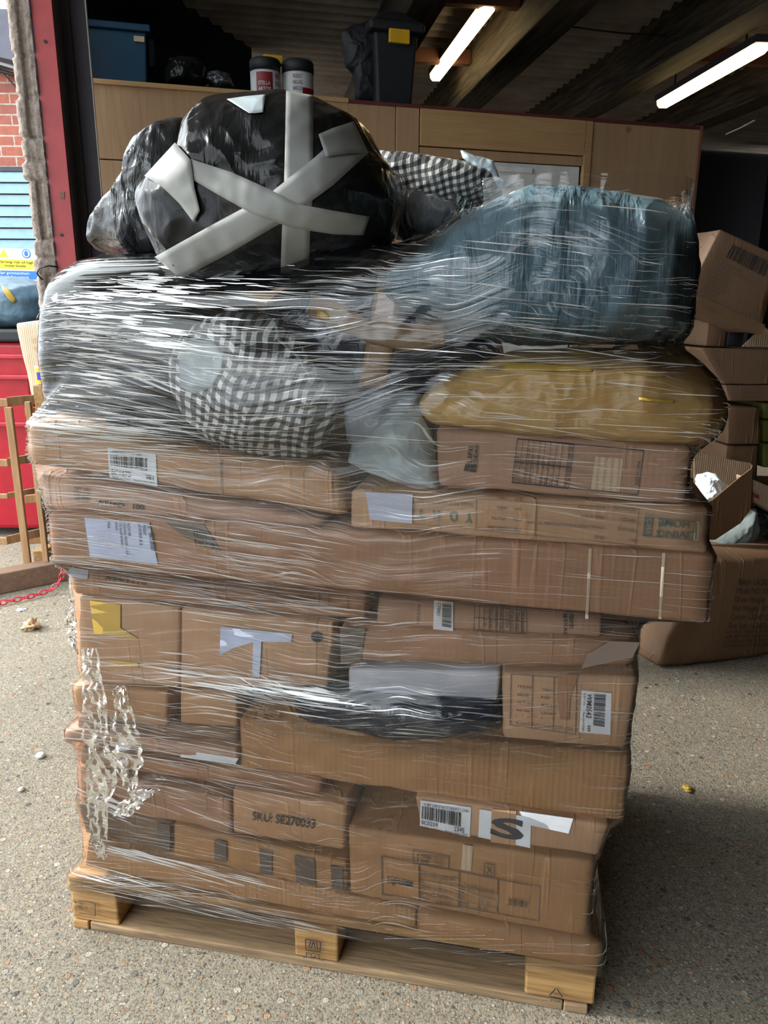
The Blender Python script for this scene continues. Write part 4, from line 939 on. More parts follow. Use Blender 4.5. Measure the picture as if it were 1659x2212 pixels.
# crumpled film gathered on top of the grey bag and at its right edge
def crumple(path, h, v0, v1, seed, name='film_crest', fr=PAL):
    P_ = np.array([fr.px(x, y, (v0 + v1) / 2) for x, y in path]); d = np.r_[0, np.cumsum(np.linalg.norm(np.diff(P_, axis=0), axis=1))]; n = 70; x = np.linspace(0, d[-1], n)
    X = np.interp(x, d, P_[:, 0]); Z = np.interp(x, d, P_[:, 2]); m = 26; V = []; F = []; UV = []
    for i in range(n):
        for j in range(m):
            t = j / (m - 1); e = math.sin(PI * i / (n - 1)) ** 0.6
            w = noise.noise(Vector((x[i] * 14, t * 5, seed))) ; w2 = noise.noise(Vector((x[i] * 34, t * 12, seed)))
            V.append((X[i] + w * 0.02, v0 + (v1 - v0) * t + w2 * 0.015, Z[i] + (math.sin(PI * t) * h * e + w * 0.018 + w2 * 0.012) - (1 - math.sin(PI * t)) * 0.05)); UV.append((t, x[i]))
    for i in range(n - 1):
        for j in range(m - 1): F.append((i * m + j, i * m + j + 1, (i + 1) * m + j + 1, (i + 1) * m + j))
    return mesh(name, V, F, M['crest_film'], fr, FILM, uv=UV)
# ------------------------------------------------------------------ things resting on the wrapped stack
gd = Pillow([(780, 360), (800, 318), (880, 322), (1000, 342), (1062, 365), (1085, 410), (1060, 440), (960, 470), (880, 500), (830, 490), (800, 440)], 0.50, 0.12, 0.15, c=(930, 410), pw=3, ex=0.5, wr=0.008, ws=7)
o = gd.build('gingham_pillow', 'gingham_small', 'light gingham pillow showing behind the tall black bag on top', 'pillow', uvr=-0.2, wrapped=False)
gs = Pillow([(790, 500), (826, 440), (870, 400), (950, 420), (1000, 450), (950, 500), (880, 520)], 0.40, 0.07, 0.10, c=(880, 460), wr=0.012, ws=9, st=(3, 1, 1))
gs.build('silver_film_bag', 'grey_poly', 'crinkled silvery film bag below the gingham pillow', 'bag', wrapped=False)
wt = Pillow([(994, 322), (1030, 336), (1066, 345), (1080, 390), (1120, 402), (1070, 408), (1040, 360), (1000, 345)], 0.47, 0.015, 0.02, c=(1050, 372), wr=0.006, ws=14, smooth=1)
wt.build('torn_white_wrapper', 'pale_poly', 'torn white wrapper sticking up beside the gingham pillow', 'wrapper', wrapped=False)
lb = Pillow([(200, 545), (205, 490), (240, 440), (280, 400), (318, 330), (320, 280), (350, 255), (400, 240), (440, 330), (400, 480), (400, 560), (300, 575)], 0.42, 0.20, 0.22, c=(320, 440), pw=4, ex=0.5, wr=0.018, ws=7)
lb.build('silvery_refuse_bag', 'silver_poly', 'crinkled shiny bag peeking out left of the tall black bag', 'bag', wrapped=False)
tb = Pillow([(285, 420), (300, 392), (375, 322), (400, 250), (455, 197), (480, 193), (560, 188), (610, 182), (680, 195), (755, 232), (790, 300), (828, 350), (840, 430), (825, 500), (780, 540), (700, 570), (640, 596), (520, 625), (430, 636), (385, 615), (330, 570), (300, 500)], 0.17, 0.24, 0.26, c=(580, 410), pw=3.6, ex=0.5, wr=0.014, ws=5, n=300)
o = tb.build('taped_black_bag', 'black_poly', 'tall glossy black bag crossed with pale masking tape on top of the pile', 'bag', wrapped=False, m=60)
tb.strip([(618, 196), (616, 300), (613, 420), (609, 500), (606, 594)], [(676, 206), (677, 300), (676, 420), (670, 500), (667, 578)], 'masking_tape', o, off=0.0012)
tb.strip([(332, 556), (450, 490), (580, 420), (680, 340), (764, 264)], [(384, 606), (490, 550), (610, 480), (720, 400), (796, 330)], 'masking_tape', o, off=0.0022)
tb.strip([(408, 342), (500, 372), (585, 410), (640, 440), (720, 455), (798, 468)], [(402, 380), (470, 420), (545, 462), (630, 492), (720, 506), (785, 508)], 'masking_tape', o, off=0.0032)
tb.strip([(378, 308), (412, 345), (420, 405), (432, 455)], [(312, 380), (352, 405), (388, 440), (418, 480)], 'masking_tape', o, off=0.006)
tb.strip([(688, 290), (720, 276), (764, 262)], [(704, 338), (750, 332), (796, 330)], 'masking_tape', o, off=0.008, name='torn_tape_end')
tb.strip([(490, 214), (530, 208), (574, 204)], [(538, 244), (552, 244), (568, 242)], 'pale_poly', o, off=0.005, name='pale_patch')
kb = Pillow([(790, 470), (840, 470), (850, 510), (820, 530), (740, 545), (730, 520)], 0.16, 0.03, 0.05, c=(800, 505), wr=0.008, ws=14)
kb.build('bag_scrap', 'silver_poly', 'scrap of shiny dark plastic at the lower right of the tall black bag', 'plastic scrap', wrapped=False)
# ------------------------------------------------------------------ things stored on the cabin
def up(px_, py_, v): return CAB.px(px_, py_, v)
ZD = HC - 0.029
R_ = empty('blue_crate', (up(250, 100, 0.5)[0], 0.6, ZD), CAB); tag(R_, 'dark blue plastic storage box on the left end of the cabin roof', 'storage box')
xa = up(172, 100, 0.35)[0]; xb = up(318, 100, 0.35)[0]; zt = up(300, 55, 0.35)[2]
b = MB().hexa([(xa + .02, .36, ZD), (xb - .02, .36, ZD), (xb - .02, .72, ZD), (xa + .02, .72, ZD), (xa, .34, zt - .03), (xb, .34, zt - .03), (xb, .74, zt - .03), (xa, .74, zt - .03)])
b.build('bin_body', M['blue_plastic'], CAB, R_, bevel=0.008)
MB().box((xa - .015, .32, zt - .03), (xb + .02, .76, zt)).build('rim', M['blue_plastic'], CAB, R_, bevel=0.006)
MB().box((xb + .002, .42, zt - .16), (xb + .035, .60, zt - .031)).build('handle', M['blue_plastic'], CAB, R_, bevel=0.006)
MB().box((up(283, 0, .34)[0], .332, up(290, 90, .34)[2]), (up(306, 0, .34)[0], .3395, up(290, 78, .34)[2])).build('sticker', M['pale_print'], CAB, R_)
sb = Pillow([(350, 185), (348, 150), (362, 122), (390, 115), (425, 122), (445, 140), (440, 170), (470, 178), (475, 192)], 0.5, 0.13, 0.14, frame=CAB, c=(402, 165), wr=0.014, ws=8)
sb.build('stored_black_bag', 'black_poly', 'crumpled black bag on the cabin roof beside the blue storage box', 'bag', wrapped=False)
sb = Pillow([(440, 190), (448, 155), (470, 150), (495, 158), (505, 185)], 0.45, 0.05, 0.06, frame=CAB, c=(472, 175), wr=0.014, ws=12)
sb.build('paper_rubbish', 'silver_poly', 'small heap of shiny rubbish left of the two drink kegs', 'rubbish', wrapped=False)
def keg(px0, px1, ytop, v, label, art):
    a = up(px0, 170, v); c = up(px1, 170, v); r = (c[0] - a[0]) / 2; x = (a[0] + c[0]) / 2; zt_ = up(px0, ytop, v)[2]
    R_ = empty('drink_keg', (x, v + r, ZD), CAB); tag(R_, label, 'keg', 'two kegs on the cabin roof'); zw = up(px0, ytop + 28, v)[2]
    MB().lathe((x, v + r, 0), [(r * .9, ZD), (r, ZD + .02), (r, zw)], 32).build('keg_body', M['white_plastic'], CAB, R_, smooth=True)
    MB().lathe((x, v + r, 0), [(r * 1.03, zw), (r * 1.03, zw + .05), (r * .95, zt_), (r * .5, zt_ + .005)], 32).build('keg_cap', M['dark_plastic'], CAB, R_, smooth=True)
    return R_, x, r, zw
K1, x, r, zw = keg(545, 610, 118, 0.30, 'white keg with a red Stella Artois label on the cabin roof', 0)
def curved(name, x, vc, r, a0, a1, z0, z1, mat, parent):
    b = MB(); n = 12
    for k in range(n + 1):
        a = a0 + (a1 - a0) * k / n
        for z in (z0, z1): b.V.append((x + r * math.sin(a), vc - r * math.cos(a), z))
    b.F = [(2 * k, 2 * k + 2, 2 * k + 3, 2 * k + 1) for k in range(n)]
    return b.build(name, mat, CAB, parent)
def ctext(body, x, vc, r, a0, a1, z1, z0, mat, parent, bold=0.0):
    s, t_, F = text_mesh(body, 'LEFT', bold); V = [(x + r * math.sin(a0 + (a1 - a0) * p), vc - r * math.cos(a0 + (a1 - a0) * p), z1 + (z0 - z1) * q) for p, q in zip(s, t_)]
    return mesh('printed_text', V, F, mat, CAB, parent, smooth=False)
curved('label', x, .30 + r, r + .002, -.75, .35, zw - .13, zw - .012, M['label_red'], K1)
ctext('STELLA\nARTOIS', x, .30 + r, r + .004, -.62, .22, zw - .055, zw - .10, M['white_plastic'], K1, 0.01)
ctext('IIIIII\nIIIIII\nIIIIII', x, .30 + r, r + .004, .55, 1.2, zw - .015, zw - .11, M['ink'], K1)
K2, x2, r2, zw2 = keg(616, 683, 122, 0.30, 'white keg with a red band to the right of the Stella Artois keg', 1)
curved('label', x2, .30 + r2, r2 + .002, 0.1, 1.2, zw2 - .13, zw2 - .075, M['label_red'], K2)
ctext('PRODUCT\nINFO AND\nBARCODE', x2, .30 + r2, r2 + .004, -.5, .1, zw2 - .015, zw2 - .09, M['faded_ink'], K2)
MB().box((up(575, 130, .3)[0], .40, zw + .055), (up(618, 130, .3)[0], .46, zw + .095)).build('pull_tab', M['yellow_plastic'], CAB, K1, bevel=0.004)
# wheelie bin
R_ = empty('wheelie_bin', (up(850, 100, .5)[0], 0.6, ZD), CAB); tag(R_, 'black wheelie bin with a yellow clip standing on the cabin roof', 'bin')
xa = up(808, 200, .3)[0]; xb = up(902, 200, .3)[0]; zt = up(860, 70, .3)[2]
MB().hexa([(xa + .03, .33, ZD), (xb - .03, .33, ZD), (xb - .03, .75, ZD), (xa + .03, .75, ZD), (xa, .30, zt), (xb, .30, zt), (xb, .80, zt), (xa, .80, zt)]).build('bin_body', M['dark_plastic'], CAB, R_, bevel=0.015)
MB().box((xa - .03, .27, zt), (xb + .03, .84, zt + .05)).build('rim', M['dark_plastic'], CAB, R_, bevel=0.015)
MB().hexa([(xa - .02, .28, zt + .051), (xb + .02, .28, zt + .051), (xb + .02, .83, zt + .051), (xa - .02, .83, zt + .051), (xa + .08, .36, zt + .12), (xb - .08, .36, zt + .12), (xb - .08, .76, zt + .15), (xa + .08, .76, zt + .15)]).build('lid', M['dark_plastic'], CAB, R_, bevel=0.02)
ya = up(840, 92, .26); yb = up(884, 66, .26)
k = MB().box((ya[0], .245, ya[2]), (yb[0], .268, yb[2])).build('yellow_clip', M['yellow_plastic'], CAB, R_, bevel=0.004)
cb = Pillow([(742, 95), (738, 62), (770, 50), (800, 42), (825, 55), (822, 120), (815, 215), (775, 215), (765, 155), (750, 140)], 0.42, 0.06, 0.08, frame=CAB, c=(785, 110), wr=0.014, ws=7)
cb.build('draped_cloth', 'dark_plastic', 'black cloth draped against the left side of the wheelie bin', 'cloth', wrapped=False)
# ------------------------------------------------------------------ door post and pier
PF = Frame((at_y(112, 300, 3.1).x, 3.1, 0), math.radians(9))
Q = empty('door_post', (0, 0, 0), PF); tag(Q, 'red painted steel door post left of the pile', 'door post')
l0 = PF.px(66, 20)[0]; l1 = PF.px(113, 20)[0]
MB().box((l0, 0, 0), (l1, 0.012, 3.6)).build('flange', M['red_paint'], PF, Q, bevel=0.001)
MB().box((l1 - 0.004, 0.0125, 0), (l1 + 0.004, 0.13, 3.6)).build('web', M['dark_steel'], PF, Q)
MB().box((l0, 0.131, 0), (l1 + 0.03, 0.143, 3.6)).build('flange', M['dark_steel'], PF, Q)
for py in (90, 507): 
    c = PF.px(98, 90)[0] if py == 90 else PF.px(133, py)[0]; z = PF.px(98, py)[2]
    MB().tube([(c, -0.0035, z), (c, 0.001, z)], 0.006, 10).build('bolt_hole', M['cable_black'], PF, Q)
patch('rust_spot', [(129, 414), (139, 414), (139, 430), (130, 428)], 0.0, M['old_timber'], Q, frame=PF)
DT = empty('door_track', (l1 + .03, 0.2, 0), PF); tag(DT, 'dark sliding door edge standing just behind the red post', 'door edge')
MB().box((l1 + .01, 0.15, 0), (l1 + .085, 0.158, 3.6)).build('track_face', M['dark_steel'], PF, DT)
MB().box((l1 + .086, 0.15, 0), (l1 + .089, 0.17, 3.6)).build('track_edge', M['white_plastic'], PF, DT)
# rough masonry pier beside the post
b = MB(); xl = PF.px(22, 20)[0] - 0.012; nz_, nx_ = 420, 14; rz = random.Random(3)
zc = 0; course = []
while zc < 3.6:
    h_ = rz.choice((0.065, 0.07, 0.075, 0.14, 0.21)); course.append((zc, zc + h_, rz.uniform(-.006, .010))); zc += h_
V = []; F = []
for i in range(nz_ + 1):
    z = 3.6 * i / nz_; cc = [c for c in course if c[0] <= z <= c[1]][0]; g = 0.0 if min(z - cc[0], cc[1] - z) > 0.009 else 0.010
    for j in range(nx_ + 1):
        s = j / nx_; n_ = fbm((s * .3, z, 1), 22, 3)
        x = xl + (l0 - 0.001 - xl) * s - (1 - s) * cc[2]; ed = max(0, 1 - s * 4); sl = 0.0
        if cc[1] - cc[0] > 0.13 and 0.45 < s < 0.72: sl = 0.012
        V.append((x + ed * (g * .7 + n_ * .004), -0.012 + g + sl + n_ * .004 + ed * ed * .02, z))
    V.append((xl + 0.004 + g, 0.30, z))
w_ = nx_ + 2
for i in range(nz_):
    for j in range(nx_): F.append((i * w_ + j, i * w_ + j + 1, (i + 1) * w_ + j + 1, (i + 1) * w_ + j))
    F.append((i * w_ + nx_ + 1, i * w_, (i + 1) * w_, (i + 1) * w_ + nx_ + 1))
o = mesh('masonry_pier', V, F, M['rough_render'], PF); tag(o, 'rough rendered brick pier against the red post', 'pier'); o['kind'] = 'structure'
b = MB().tube([PF.px(125, 577, -.01), PF.px(105, 574, -.02), PF.px(84, 580, -.03), PF.px(80, 590, -.03), PF.px(88, 602, -.02), PF.px(96, 604, .0)], 0.003)
o = b.build('loose_cable', M['cable_black'], PF, smooth=True); tag(o, 'small loop of black cable sticking out of the pier', 'cable')
# ------------------------------------------------------------------ yard at the left
HY = 6.6; HF = Frame((0, HY, 0), 0)
def hx(px_, py_, v=0.0): return HF.px(px_, py_, v)
b = MB(); a = hx(-260, 280); c = hx(150, 280); zt = hx(50, 150)[2]
V = [(a[0], 0, 0), (c[0], 0, 0), (c[0], 0, zt), (a[0], 0, zt)]
HR = empty('brick_house', (a[0] / 2 + c[0] / 2, 0, 0), HF); tag(HR, 'red brick house across the yard with a white window', 'house')
mesh('brick_wall', V + [(x, .2, z) for x, _, z in V], [(0, 1, 2, 3), (5, 4, 7, 6), (3, 2, 6, 7), (1, 5, 6, 2), (0, 3, 7, 4)], M['red_brick'], HF, HR, uv=[(x, z) for x, _, z in V] * 2, smooth=False)
zb = zt; z2 = hx(20, 60)[2]
w_ = MB().box((a[0], .3, zb), (hx(36, 90, .3)[0], .4, z2)).build('upper_wall', M['white_paint'], HF, HR)
wx0, wx1 = hx(-60, 90)[0], hx(14, 90)[0]; wz0, wz1 = hx(0, 112)[2], hx(0, 70)[2]
win = MB().box((wx0, .1, wz0), (wx1, .29, wz1)).build('window_frame', M['white_paint'], HF, HR, bevel=0.01)
MB().box((wx0 + .05, .08, wz0 + .05), (wx1 - .04, .099, wz1 - .03)).build('pane', M['window_glass'], HF, win)
MB().box((wx0, .0, hx(0, 124)[2]), (hx(30, 90)[0], .28, wz0 - .003)).build('window_sill', M['white_paint'], HF, HR, bevel=0.01)
MB().hexa([(a[0], -.25, hx(0, 88, -.25)[2] + .12), (hx(30, 85, -.25)[0], -.25, hx(34, 92, -.25)[2] - .12), (hx(30, 85, -.25)[0], .6, hx(34, 92, -.25)[2] - .1), (a[0], .6, hx(0, 88, -.25)[2] + .14), (a[0], -.25, hx(0, 20, -.25)[2] + .05), (hx(25, 30, -.25)[0], -.25, hx(25, 20, -.25)[2]), (hx(25, 30, -.25)[0], .6, hx(25, 20, -.25)[2]), (a[0], .6, hx(0, 20, -.25)[2] + .05)]).build('roof_edge', M['slate_roof'], HF, HR)
for (p0_, p1_) in (((-20, 130), (40, 148)), ((-20, 148), (42, 164)), ((0, 150), (45, 200))):
    k = MB().tube([hx(*p0_, -.05), hx(*p1_, -.05)], 0.014 if p0_[1] != 150 else .006).build('wall_cable', M['white_plastic'] if p0_[1] == 130 else M['cable_black'], HF)
    tag(k, {130: 'pale pipe running along the brick house under the window', 148: 'dark cable running along the brick house under the pale pipe', 150: 'thin cable slanting down the brick house'}[p0_[1]], 'cable')
# blue slatted shutter
sx0, sx1 = hx(-200, 400, -.06)[0], hx(95, 500, -.06)[0]
ztop_ = hx(0, 370, -.06)[2]; V = []; F = []; z = 0.0; pitch = ztop_ - hx(0, 395, -.06)[2]
SR = empty('blue_shutter', ((sx0 + sx1) / 2, -.06, 0), HF); tag(SR, 'pale blue slatted door in the brick house behind the noise sign', 'shutter')
b = MB(); z = ztop_
while z > 0.02:
    z0_ = max(0, z - pitch + 0.008); b.hexa([(sx0, -.06, z0_), (sx1, -.06, z0_), (sx1, -.005, z0_), (sx0, -.005, z0_), (sx0, -.045, z - .002), (sx1, -.045, z - .002), (sx1, -.005, z - .002), (sx0, -.005, z - .002)]); z -= pitch
b.build('slat_panel', M['blue_shutter'], HF, SR)
MB().box((sx0, -.055, ztop_ + .001), (sx1, -.005, ztop_ + .035)).build('frame', M['dark_steel'], HF, SR)
# sign
SV = -.075
def sq(x0, y0, x1, y1): return [(x0, y0), (x1, y0 + 2), (x1 + 3, y1 + 3), (x0 + 1, y1)]
def hpatch(name, q, mat, parent, off, v=SV): return patch(name, q, v, M[mat], parent, frame=HF, off=off, th=.001)
sg = tag(patch('noise_sign', [(-14, 535), (78, 538), (84, 607), (-12, 603)], SV, M['white_plastic'], None, frame=HF, off=0, th=.003) if False else mesh('noise_sign', [HF.px(x, y, v) for v in (SV, SV + .005) for x, y in ((-14, 535), (78, 538), (84, 607), (-12, 603))], [(0, 1, 2, 3), (7, 6, 5, 4), (0, 4, 5, 1), (1, 5, 6, 2), (2, 6, 7, 3), (3, 7, 4, 0)], M['white_plastic'], HF, smooth=False), 'white, yellow and blue noise warning sign on the blue slatted door', 'sign')
k = hpatch('yellow_band', [(-12, 560), (77, 562), (80, 582), (-11, 580)], 'yellow_sign', sg, .002)
text('Warning risk of high\nnoise levels', [(-8, 562), (73, 565), (74, 578), (-8, 575)], SV, k, M['ink'], frame=HF, align='CENTER', off=.006, bold=0.01)
k = hpatch('blue_band', [(-12, 584), (80, 586), (82, 604), (-11, 600)], 'blue_sign', sg, .002)
text('Ear protection\nmust be worn', [(-2, 586), (64, 588), (64, 602), (-2, 600)], SV, k, M['white_plastic'], frame=HF, align='CENTER', off=.006, bold=0.01)
hpatch('warning_triangle', [(8, 538), (19, 556), (-2, 555)], 'yellow_sign', sg, .003)
b = MB(); c = np.array(HF.px(57, 548, SV)); r_ = 0.035
b.V = [(c[0] + r_ * math.cos(k_ * PI / 12), SV - .003, c[2] + r_ * math.sin(k_ * PI / 12)) for k_ in range(24)]; b.F = [tuple(range(24))]; b.build('ear_symbol', M['blue_sign'], HF, sg)
b = MB(); b.V = [(c[0] + (r_ * (.8 if k_ % 2 else .8)) * math.cos(k_ * PI / 12), SV - .004, c[2] + r_ * .8 * math.sin(k_ * PI / 12)) for k_ in range(24)]; b.F = [tuple(range(24))]; b.build('ear_symbol', M['white_plastic'], HF, sg)
b = MB(); b.V = [(c[0] + r_ * .45 * math.cos(k_ * PI / 12), SV - .005, c[2] + r_ * .62 * math.sin(k_ * PI / 12)) for k_ in range(24)]; b.F = [tuple(range(24))]; b.build('ear_symbol', M['blue_sign'], HF, sg)
# red skip with a blue sack
RF = Frame((0, 4.6, 0), 0)
ux = RF.px(72, 800)[0]; a = RF.px(-220, 800)[0]; zt = RF.px(30, 738)[2]; 
SK = empty('red_skip', ((a + ux) / 2, .5, 0), RF); tag(SK, 'red plastic skip behind the upright pallets', 'skip')
b = MB().hexa([(a, .06, .05), (ux - .08, .06, .05), (ux - .08, 1.1, .05), (a, 1.1, .05), (a, 0, zt), (ux, 0, zt), (ux, 1.2, zt), (a, 1.2, zt)]); b.build('skip_body', M['red_plastic'], RF, SK, bevel=0.03)
MB().box((a, -.04, zt + .001), (ux + .03, 1.24, zt + .07)).build('rim', M['dark_plastic'], RF, SK, bevel=0.015)
for zz in (zt - .10, zt - .22, zt - .5): MB().box((a, -.03, zz), (ux - .01, 0.02 + (zt - zz) * .03, zz + .03)).build('rib', M['red_plastic'], RF, SK, bevel=0.008)
bs = Pillow([(-160, 640), (-60, 598), (20, 596), (70, 612), (96, 640), (98, 690), (80, 714), (0, 712), (-150, 712)], 0.35, 0.32, 0.3, frame=RF, c=(-20, 660), pw=3.5, ex=.5, wr=0.012, ws=5)
o = bs.build('blue_sack', 'blue_sack', 'blue plastic sack with yellow tape scraps on the red skip', 'bag', wrapped=False)
bs.strip([(2, 615), (20, 625), (36, 650)], [(8, 632), (20, 648), (30, 655)], 'yellow_tape', o, off=.006)
# cardboard box standing at the yard side
CF = Frame((at_y(65, 760, 4.14).x, 4.14, 0), math.radians(-8))
o = carton('tall open cardboard box standing beside the red skip', [(32, 698), (98, 690), (98, 862), (68, 858)], 0.0, 0.1, 'cardboard_cream', wrapped=False, frame=CF, r=.01, dent=.01, name='standing_box')
text('HANDLE\nWITH\nCARE UP\nPLEASE', [(68, 730), (108, 726), (108, 790), (82, 800)], 0.0, o, M['litter_tan'], frame=CF)
# chipboard block with tape roll
BF = Frame((at_y(90, 860, 3.99).x, 3.99, 0), 0)
q0 = BF.px(71, 831); q1 = BF.px(99, 792); r_ = (q1[0] - q0[0]) / 2; xc = (q0[0] + q1[0]) / 2
TR = empty('tape_roll', (xc, r_, q0[2]), BF); tag(TR, 'roll of tape in a yellow and blue label on the chipboard block', 'tape roll')
zb = q0[2]; zt = q1[2]
b = MB().lathe((xc, r_ + .01, 0), [(r_, zb), (r_, zt)], 28); b.build('roll_body', M['white_plastic'], BF, TR, smooth=False)
b = MB().lathe((xc, r_ + .01, 0), [(r_ + .001, zb + .002), (r_ + .001, zt - .008)], 28); b.build('yellow_label', M['yellow_plastic'], BF, TR)
b = MB(); n = 8
for k in range(n + 1):
    a_ = -.5 + 1.3 * k / n
    for z in (zb + (zt - zb) * .25, zb + (zt - zb) * .68): b.V.append((xc + (r_ + .002) * math.sin(a_), r_ + .01 - (r_ + .002) * math.cos(a_), z))
b.F = [(2 * k, 2 * k + 2, 2 * k + 3, 2 * k + 1) for k in range(n)]; b.build('blue_label', M['roll_blue'], BF, TR)
# upright pallets
def upright(F, label, posts, slats, depth):
    R_ = empty('upright_pallet', (posts[0][0], 0, 0), F); tag(R_, label, 'pallet', 'pallets stood on edge')
    for (x, w, z0, z1, v) in posts: MB().box((x, v, z0), (x + w, v + .022, z1)).build('board', M['crate_wood'], F, R_, bevel=.003)
    for (xa_, xb_, z, h_, v0, v1) in slats: MB().hexa([(xa_, v0, z), (xb_, v1, z), (xb_, v1 + .02, z), (xa_, v0 + .02, z), (xa_, v0, z + h_), (xb_, v1, z + h_), (xb_, v1 + .02, z + h_), (xa_, v0 + .02, z + h_)]).build('slat', M['crate_wood'], F, R_, bevel=.003)
    return R_
UF = Frame((at_y(10, 1200, 3.86).x, 3.86, 0), 0)
def ub(x, y): p = UF.px(x, y); return p[0], p[2]
pos = []
for (xt, yt, xb2, yb2, w) in ((8, 880, 6, 1260, 16), (52, 868, 50, 1240, 12)):
    p = ub(xt, yt); p2 = ub(xb2, yb2); w3 = UF.px(xt + w, yt)[0] - p[0]; pos.append((p[0], w3, 0.01, p[1], 0.0))
sl = []
for (y0, y1) in ((846, 880), (980, 1010), (1060, 1080), (1150, 1180)):
    p = ub(8, y1); p2 = ub(60, y1 - 20); hgt = ub(8, y0)[1] - p[1]; sl.append((p[0] + .005, p2[0] + .01, p[1], abs(hgt) * .6, .024, .20))
    sl.append((p[0] - .5, p[0] + .01, p[1], abs(hgt) * .5, .024, .024))
upright(UF, 'pallet stood on edge nearest the camera at the left', pos, sl, 0)
UF2 = Frame((at_y(60, 1200, 4.12).x, 4.12, 0), 0); UFo = UF; UF = UF2; pos = []; sl = []
for (xt, yt, w) in ((54, 866, 12), (98, 880, 8), (118, 880, 10)):
    p = ub(xt, yt); pos.append((p[0], UF.px(xt + w, yt)[0] - p[0], 0.01, p[1], 0.0))
for y in (900, 1000, 1090, 1180):
    p = ub(50, y); p2 = ub(125, y - 10); sl.append((p[0], p2[0], p[1], .045, .024, .10))
U2 = upright(UF2, 'second pallet stood on edge behind the nearest one', pos, sl, 0)
for y0, y1, dx in ((832, 890, 0), (893, 965, 6), (1190, 1330, 0)):
    q0 = BF.px(70 - dx, y0); q1 = BF.px(112, y1); a_ = UF2.loc(BF.w((q0[0], 0, 0))); c_ = UF2.loc(BF.w((q1[0], .14, 0)))
    MB().box((a_[0], a_[1], max(0, q1[2])), (c_[0], c_[1], q0[2] - .002)).build('block', M['chipboard'], UF2, U2, bevel=.003)
# timber beam on the ground
A_ = at_z(-70, 1292, 0.0); B_ = at_z(165, 1244, 0.0)
b = MB().bar((A_.x, A_.y, 0.055), (B_.x, B_.y, 0.055), .10, .108); o = b.build('timber_beam', M['old_timber'], WORLD, bevel=.006); tag(o, 'long timber lying on the ground in front of the upright pallets', 'timber')
# chain
pth = [(140, 1212, .16), (136, 1240, .10), (126, 1262, .05), (108, 1276, .02), (84, 1285, .012), (58, 1292, .012), (30, 1298, .012), (0, 1304, .012), (-30, 1310, .012)]
pts = [at_z(x, y, z) for x, y, z in pth]; d = [0]
for i in range(len(pts) - 1): d.append(d[-1] + (pts[i + 1] - pts[i]).length)
def along(s):
    for i in range(len(d) - 1):
        if d[i + 1] >= s: f = (s - d[i]) / (d[i + 1] - d[i]); return pts[i].lerp(pts[i + 1], f), (pts[i + 1] - pts[i]).normalized()
    return pts[-1], (pts[-1] - pts[-2]).normalized()
CH = empty('red_chain', tuple(pts[4]), WORLD); tag(CH, 'red plastic chain trailing over the timber at the left', 'chain')
L = .032; n = int(d[-1] / L); 
for k in range(n):
    c, tdir = along((k + .5) * L); sd_ = tdir.cross(Vector((0, 0, 1))).normalized(); upv = sd_.cross(tdir)
    a_ = sd_ if k % 2 else (upv * .8 + sd_ * .4).normalized()
    ring = [c + tdir * (L * .68 * math.cos(q)) + a_ * (.011 * math.sin(q)) + Vector((0, 0, .004)) for q in [2 * PI * j / 12 for j in range(12)]]
    MB().tube(ring, .0032, 6, True).build('chain_link', M['red_chain'], WORLD, CH, smooth=True)
# litter
def lump(name, px_, py_, r_, mat, label, cat, sq_=0.6, ws=40, am=.3):
    c = at_z(px_, py_, 0); b = MB(); n = 14; V = []
    for i in range(n + 1):
        for j in range(n):
            th = PI * i / n; ph = 2 * PI * j / n; dv = Vector((math.sin(th) * math.cos(ph), math.sin(th) * math.sin(ph), math.cos(th)))
            k = r_ * (1 + am * noise.noise(dv * 2.5 + Vector((px_, 0, 0)))); V.append((c.x + dv.x * k, c.y + dv.y * k, max(0.001, r_ * sq_ + dv.z * k * sq_)))
    F = [(i * n + j, i * n + (j + 1) % n, (i + 1) * n + (j + 1) % n, (i + 1) * n + j) for i in range(n) for j in range(n)]
    return tag(mesh(name, V, F, M[mat], WORLD), label, cat)
lump('crumpled_litter', 68, 1358, .032, 'litter_tan', 'crumpled tan scrap on the ground below the red chain', 'litter', am=1.2)
lump('white_pebble', 88, 1636, .014, 'paper_white', 'small white pebble on the ground left of the pile', 'pebble')
lump('dark_pebble', 47, 1708, .010, 'stone', 'small grey pebble near the left edge below the white pebble', 'pebble')
lump('yellow_leaf', 1486, 1706, .014, 'yellow_tape', 'small yellow scrap on the ground right of the pile', 'litter', .3, am=1.0)
lump('paper_scrap', 45, 1318, .020, 'paper_white', 'flat white scrap on the ground just below the red chain', 'litter', .1, am=1.0)
# ------------------------------------------------------------------ boxes at the right
XF = Frame((at_y(1400, 1440, 2.75).x, 0, 0), 0)
g1 = at_z(1412, 1450, 0); g2 = at_z(1659, 1418, 0)
XF = Frame((g1.x, g1.y, 0), math.atan2(g2.y - g1.y, g2.x - g1.x))
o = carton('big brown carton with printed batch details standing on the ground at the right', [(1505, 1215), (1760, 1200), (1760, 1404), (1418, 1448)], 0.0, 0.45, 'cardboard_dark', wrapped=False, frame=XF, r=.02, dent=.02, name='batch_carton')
text('Batch: UK2023\nModel NO: KBH\nGross Weight:\nNet Weight:  47\nColour: LIGHT GREY\nBox Size: 162x87x', [(1596, 1250), (1700, 1252), (1672, 1358), (1572, 1356)], 0.0, o, I, frame=XF)
text('NOTICE: PLEASE KEEP THE\nFOR RETURN REASON\nIT SHOULD BE IN ITS BOX\nACCESSORIES INCLUDED', [(1566, 1362), (1680, 1358), (1668, 1394), (1560, 1398)], 0.0, o, I, frame=XF)
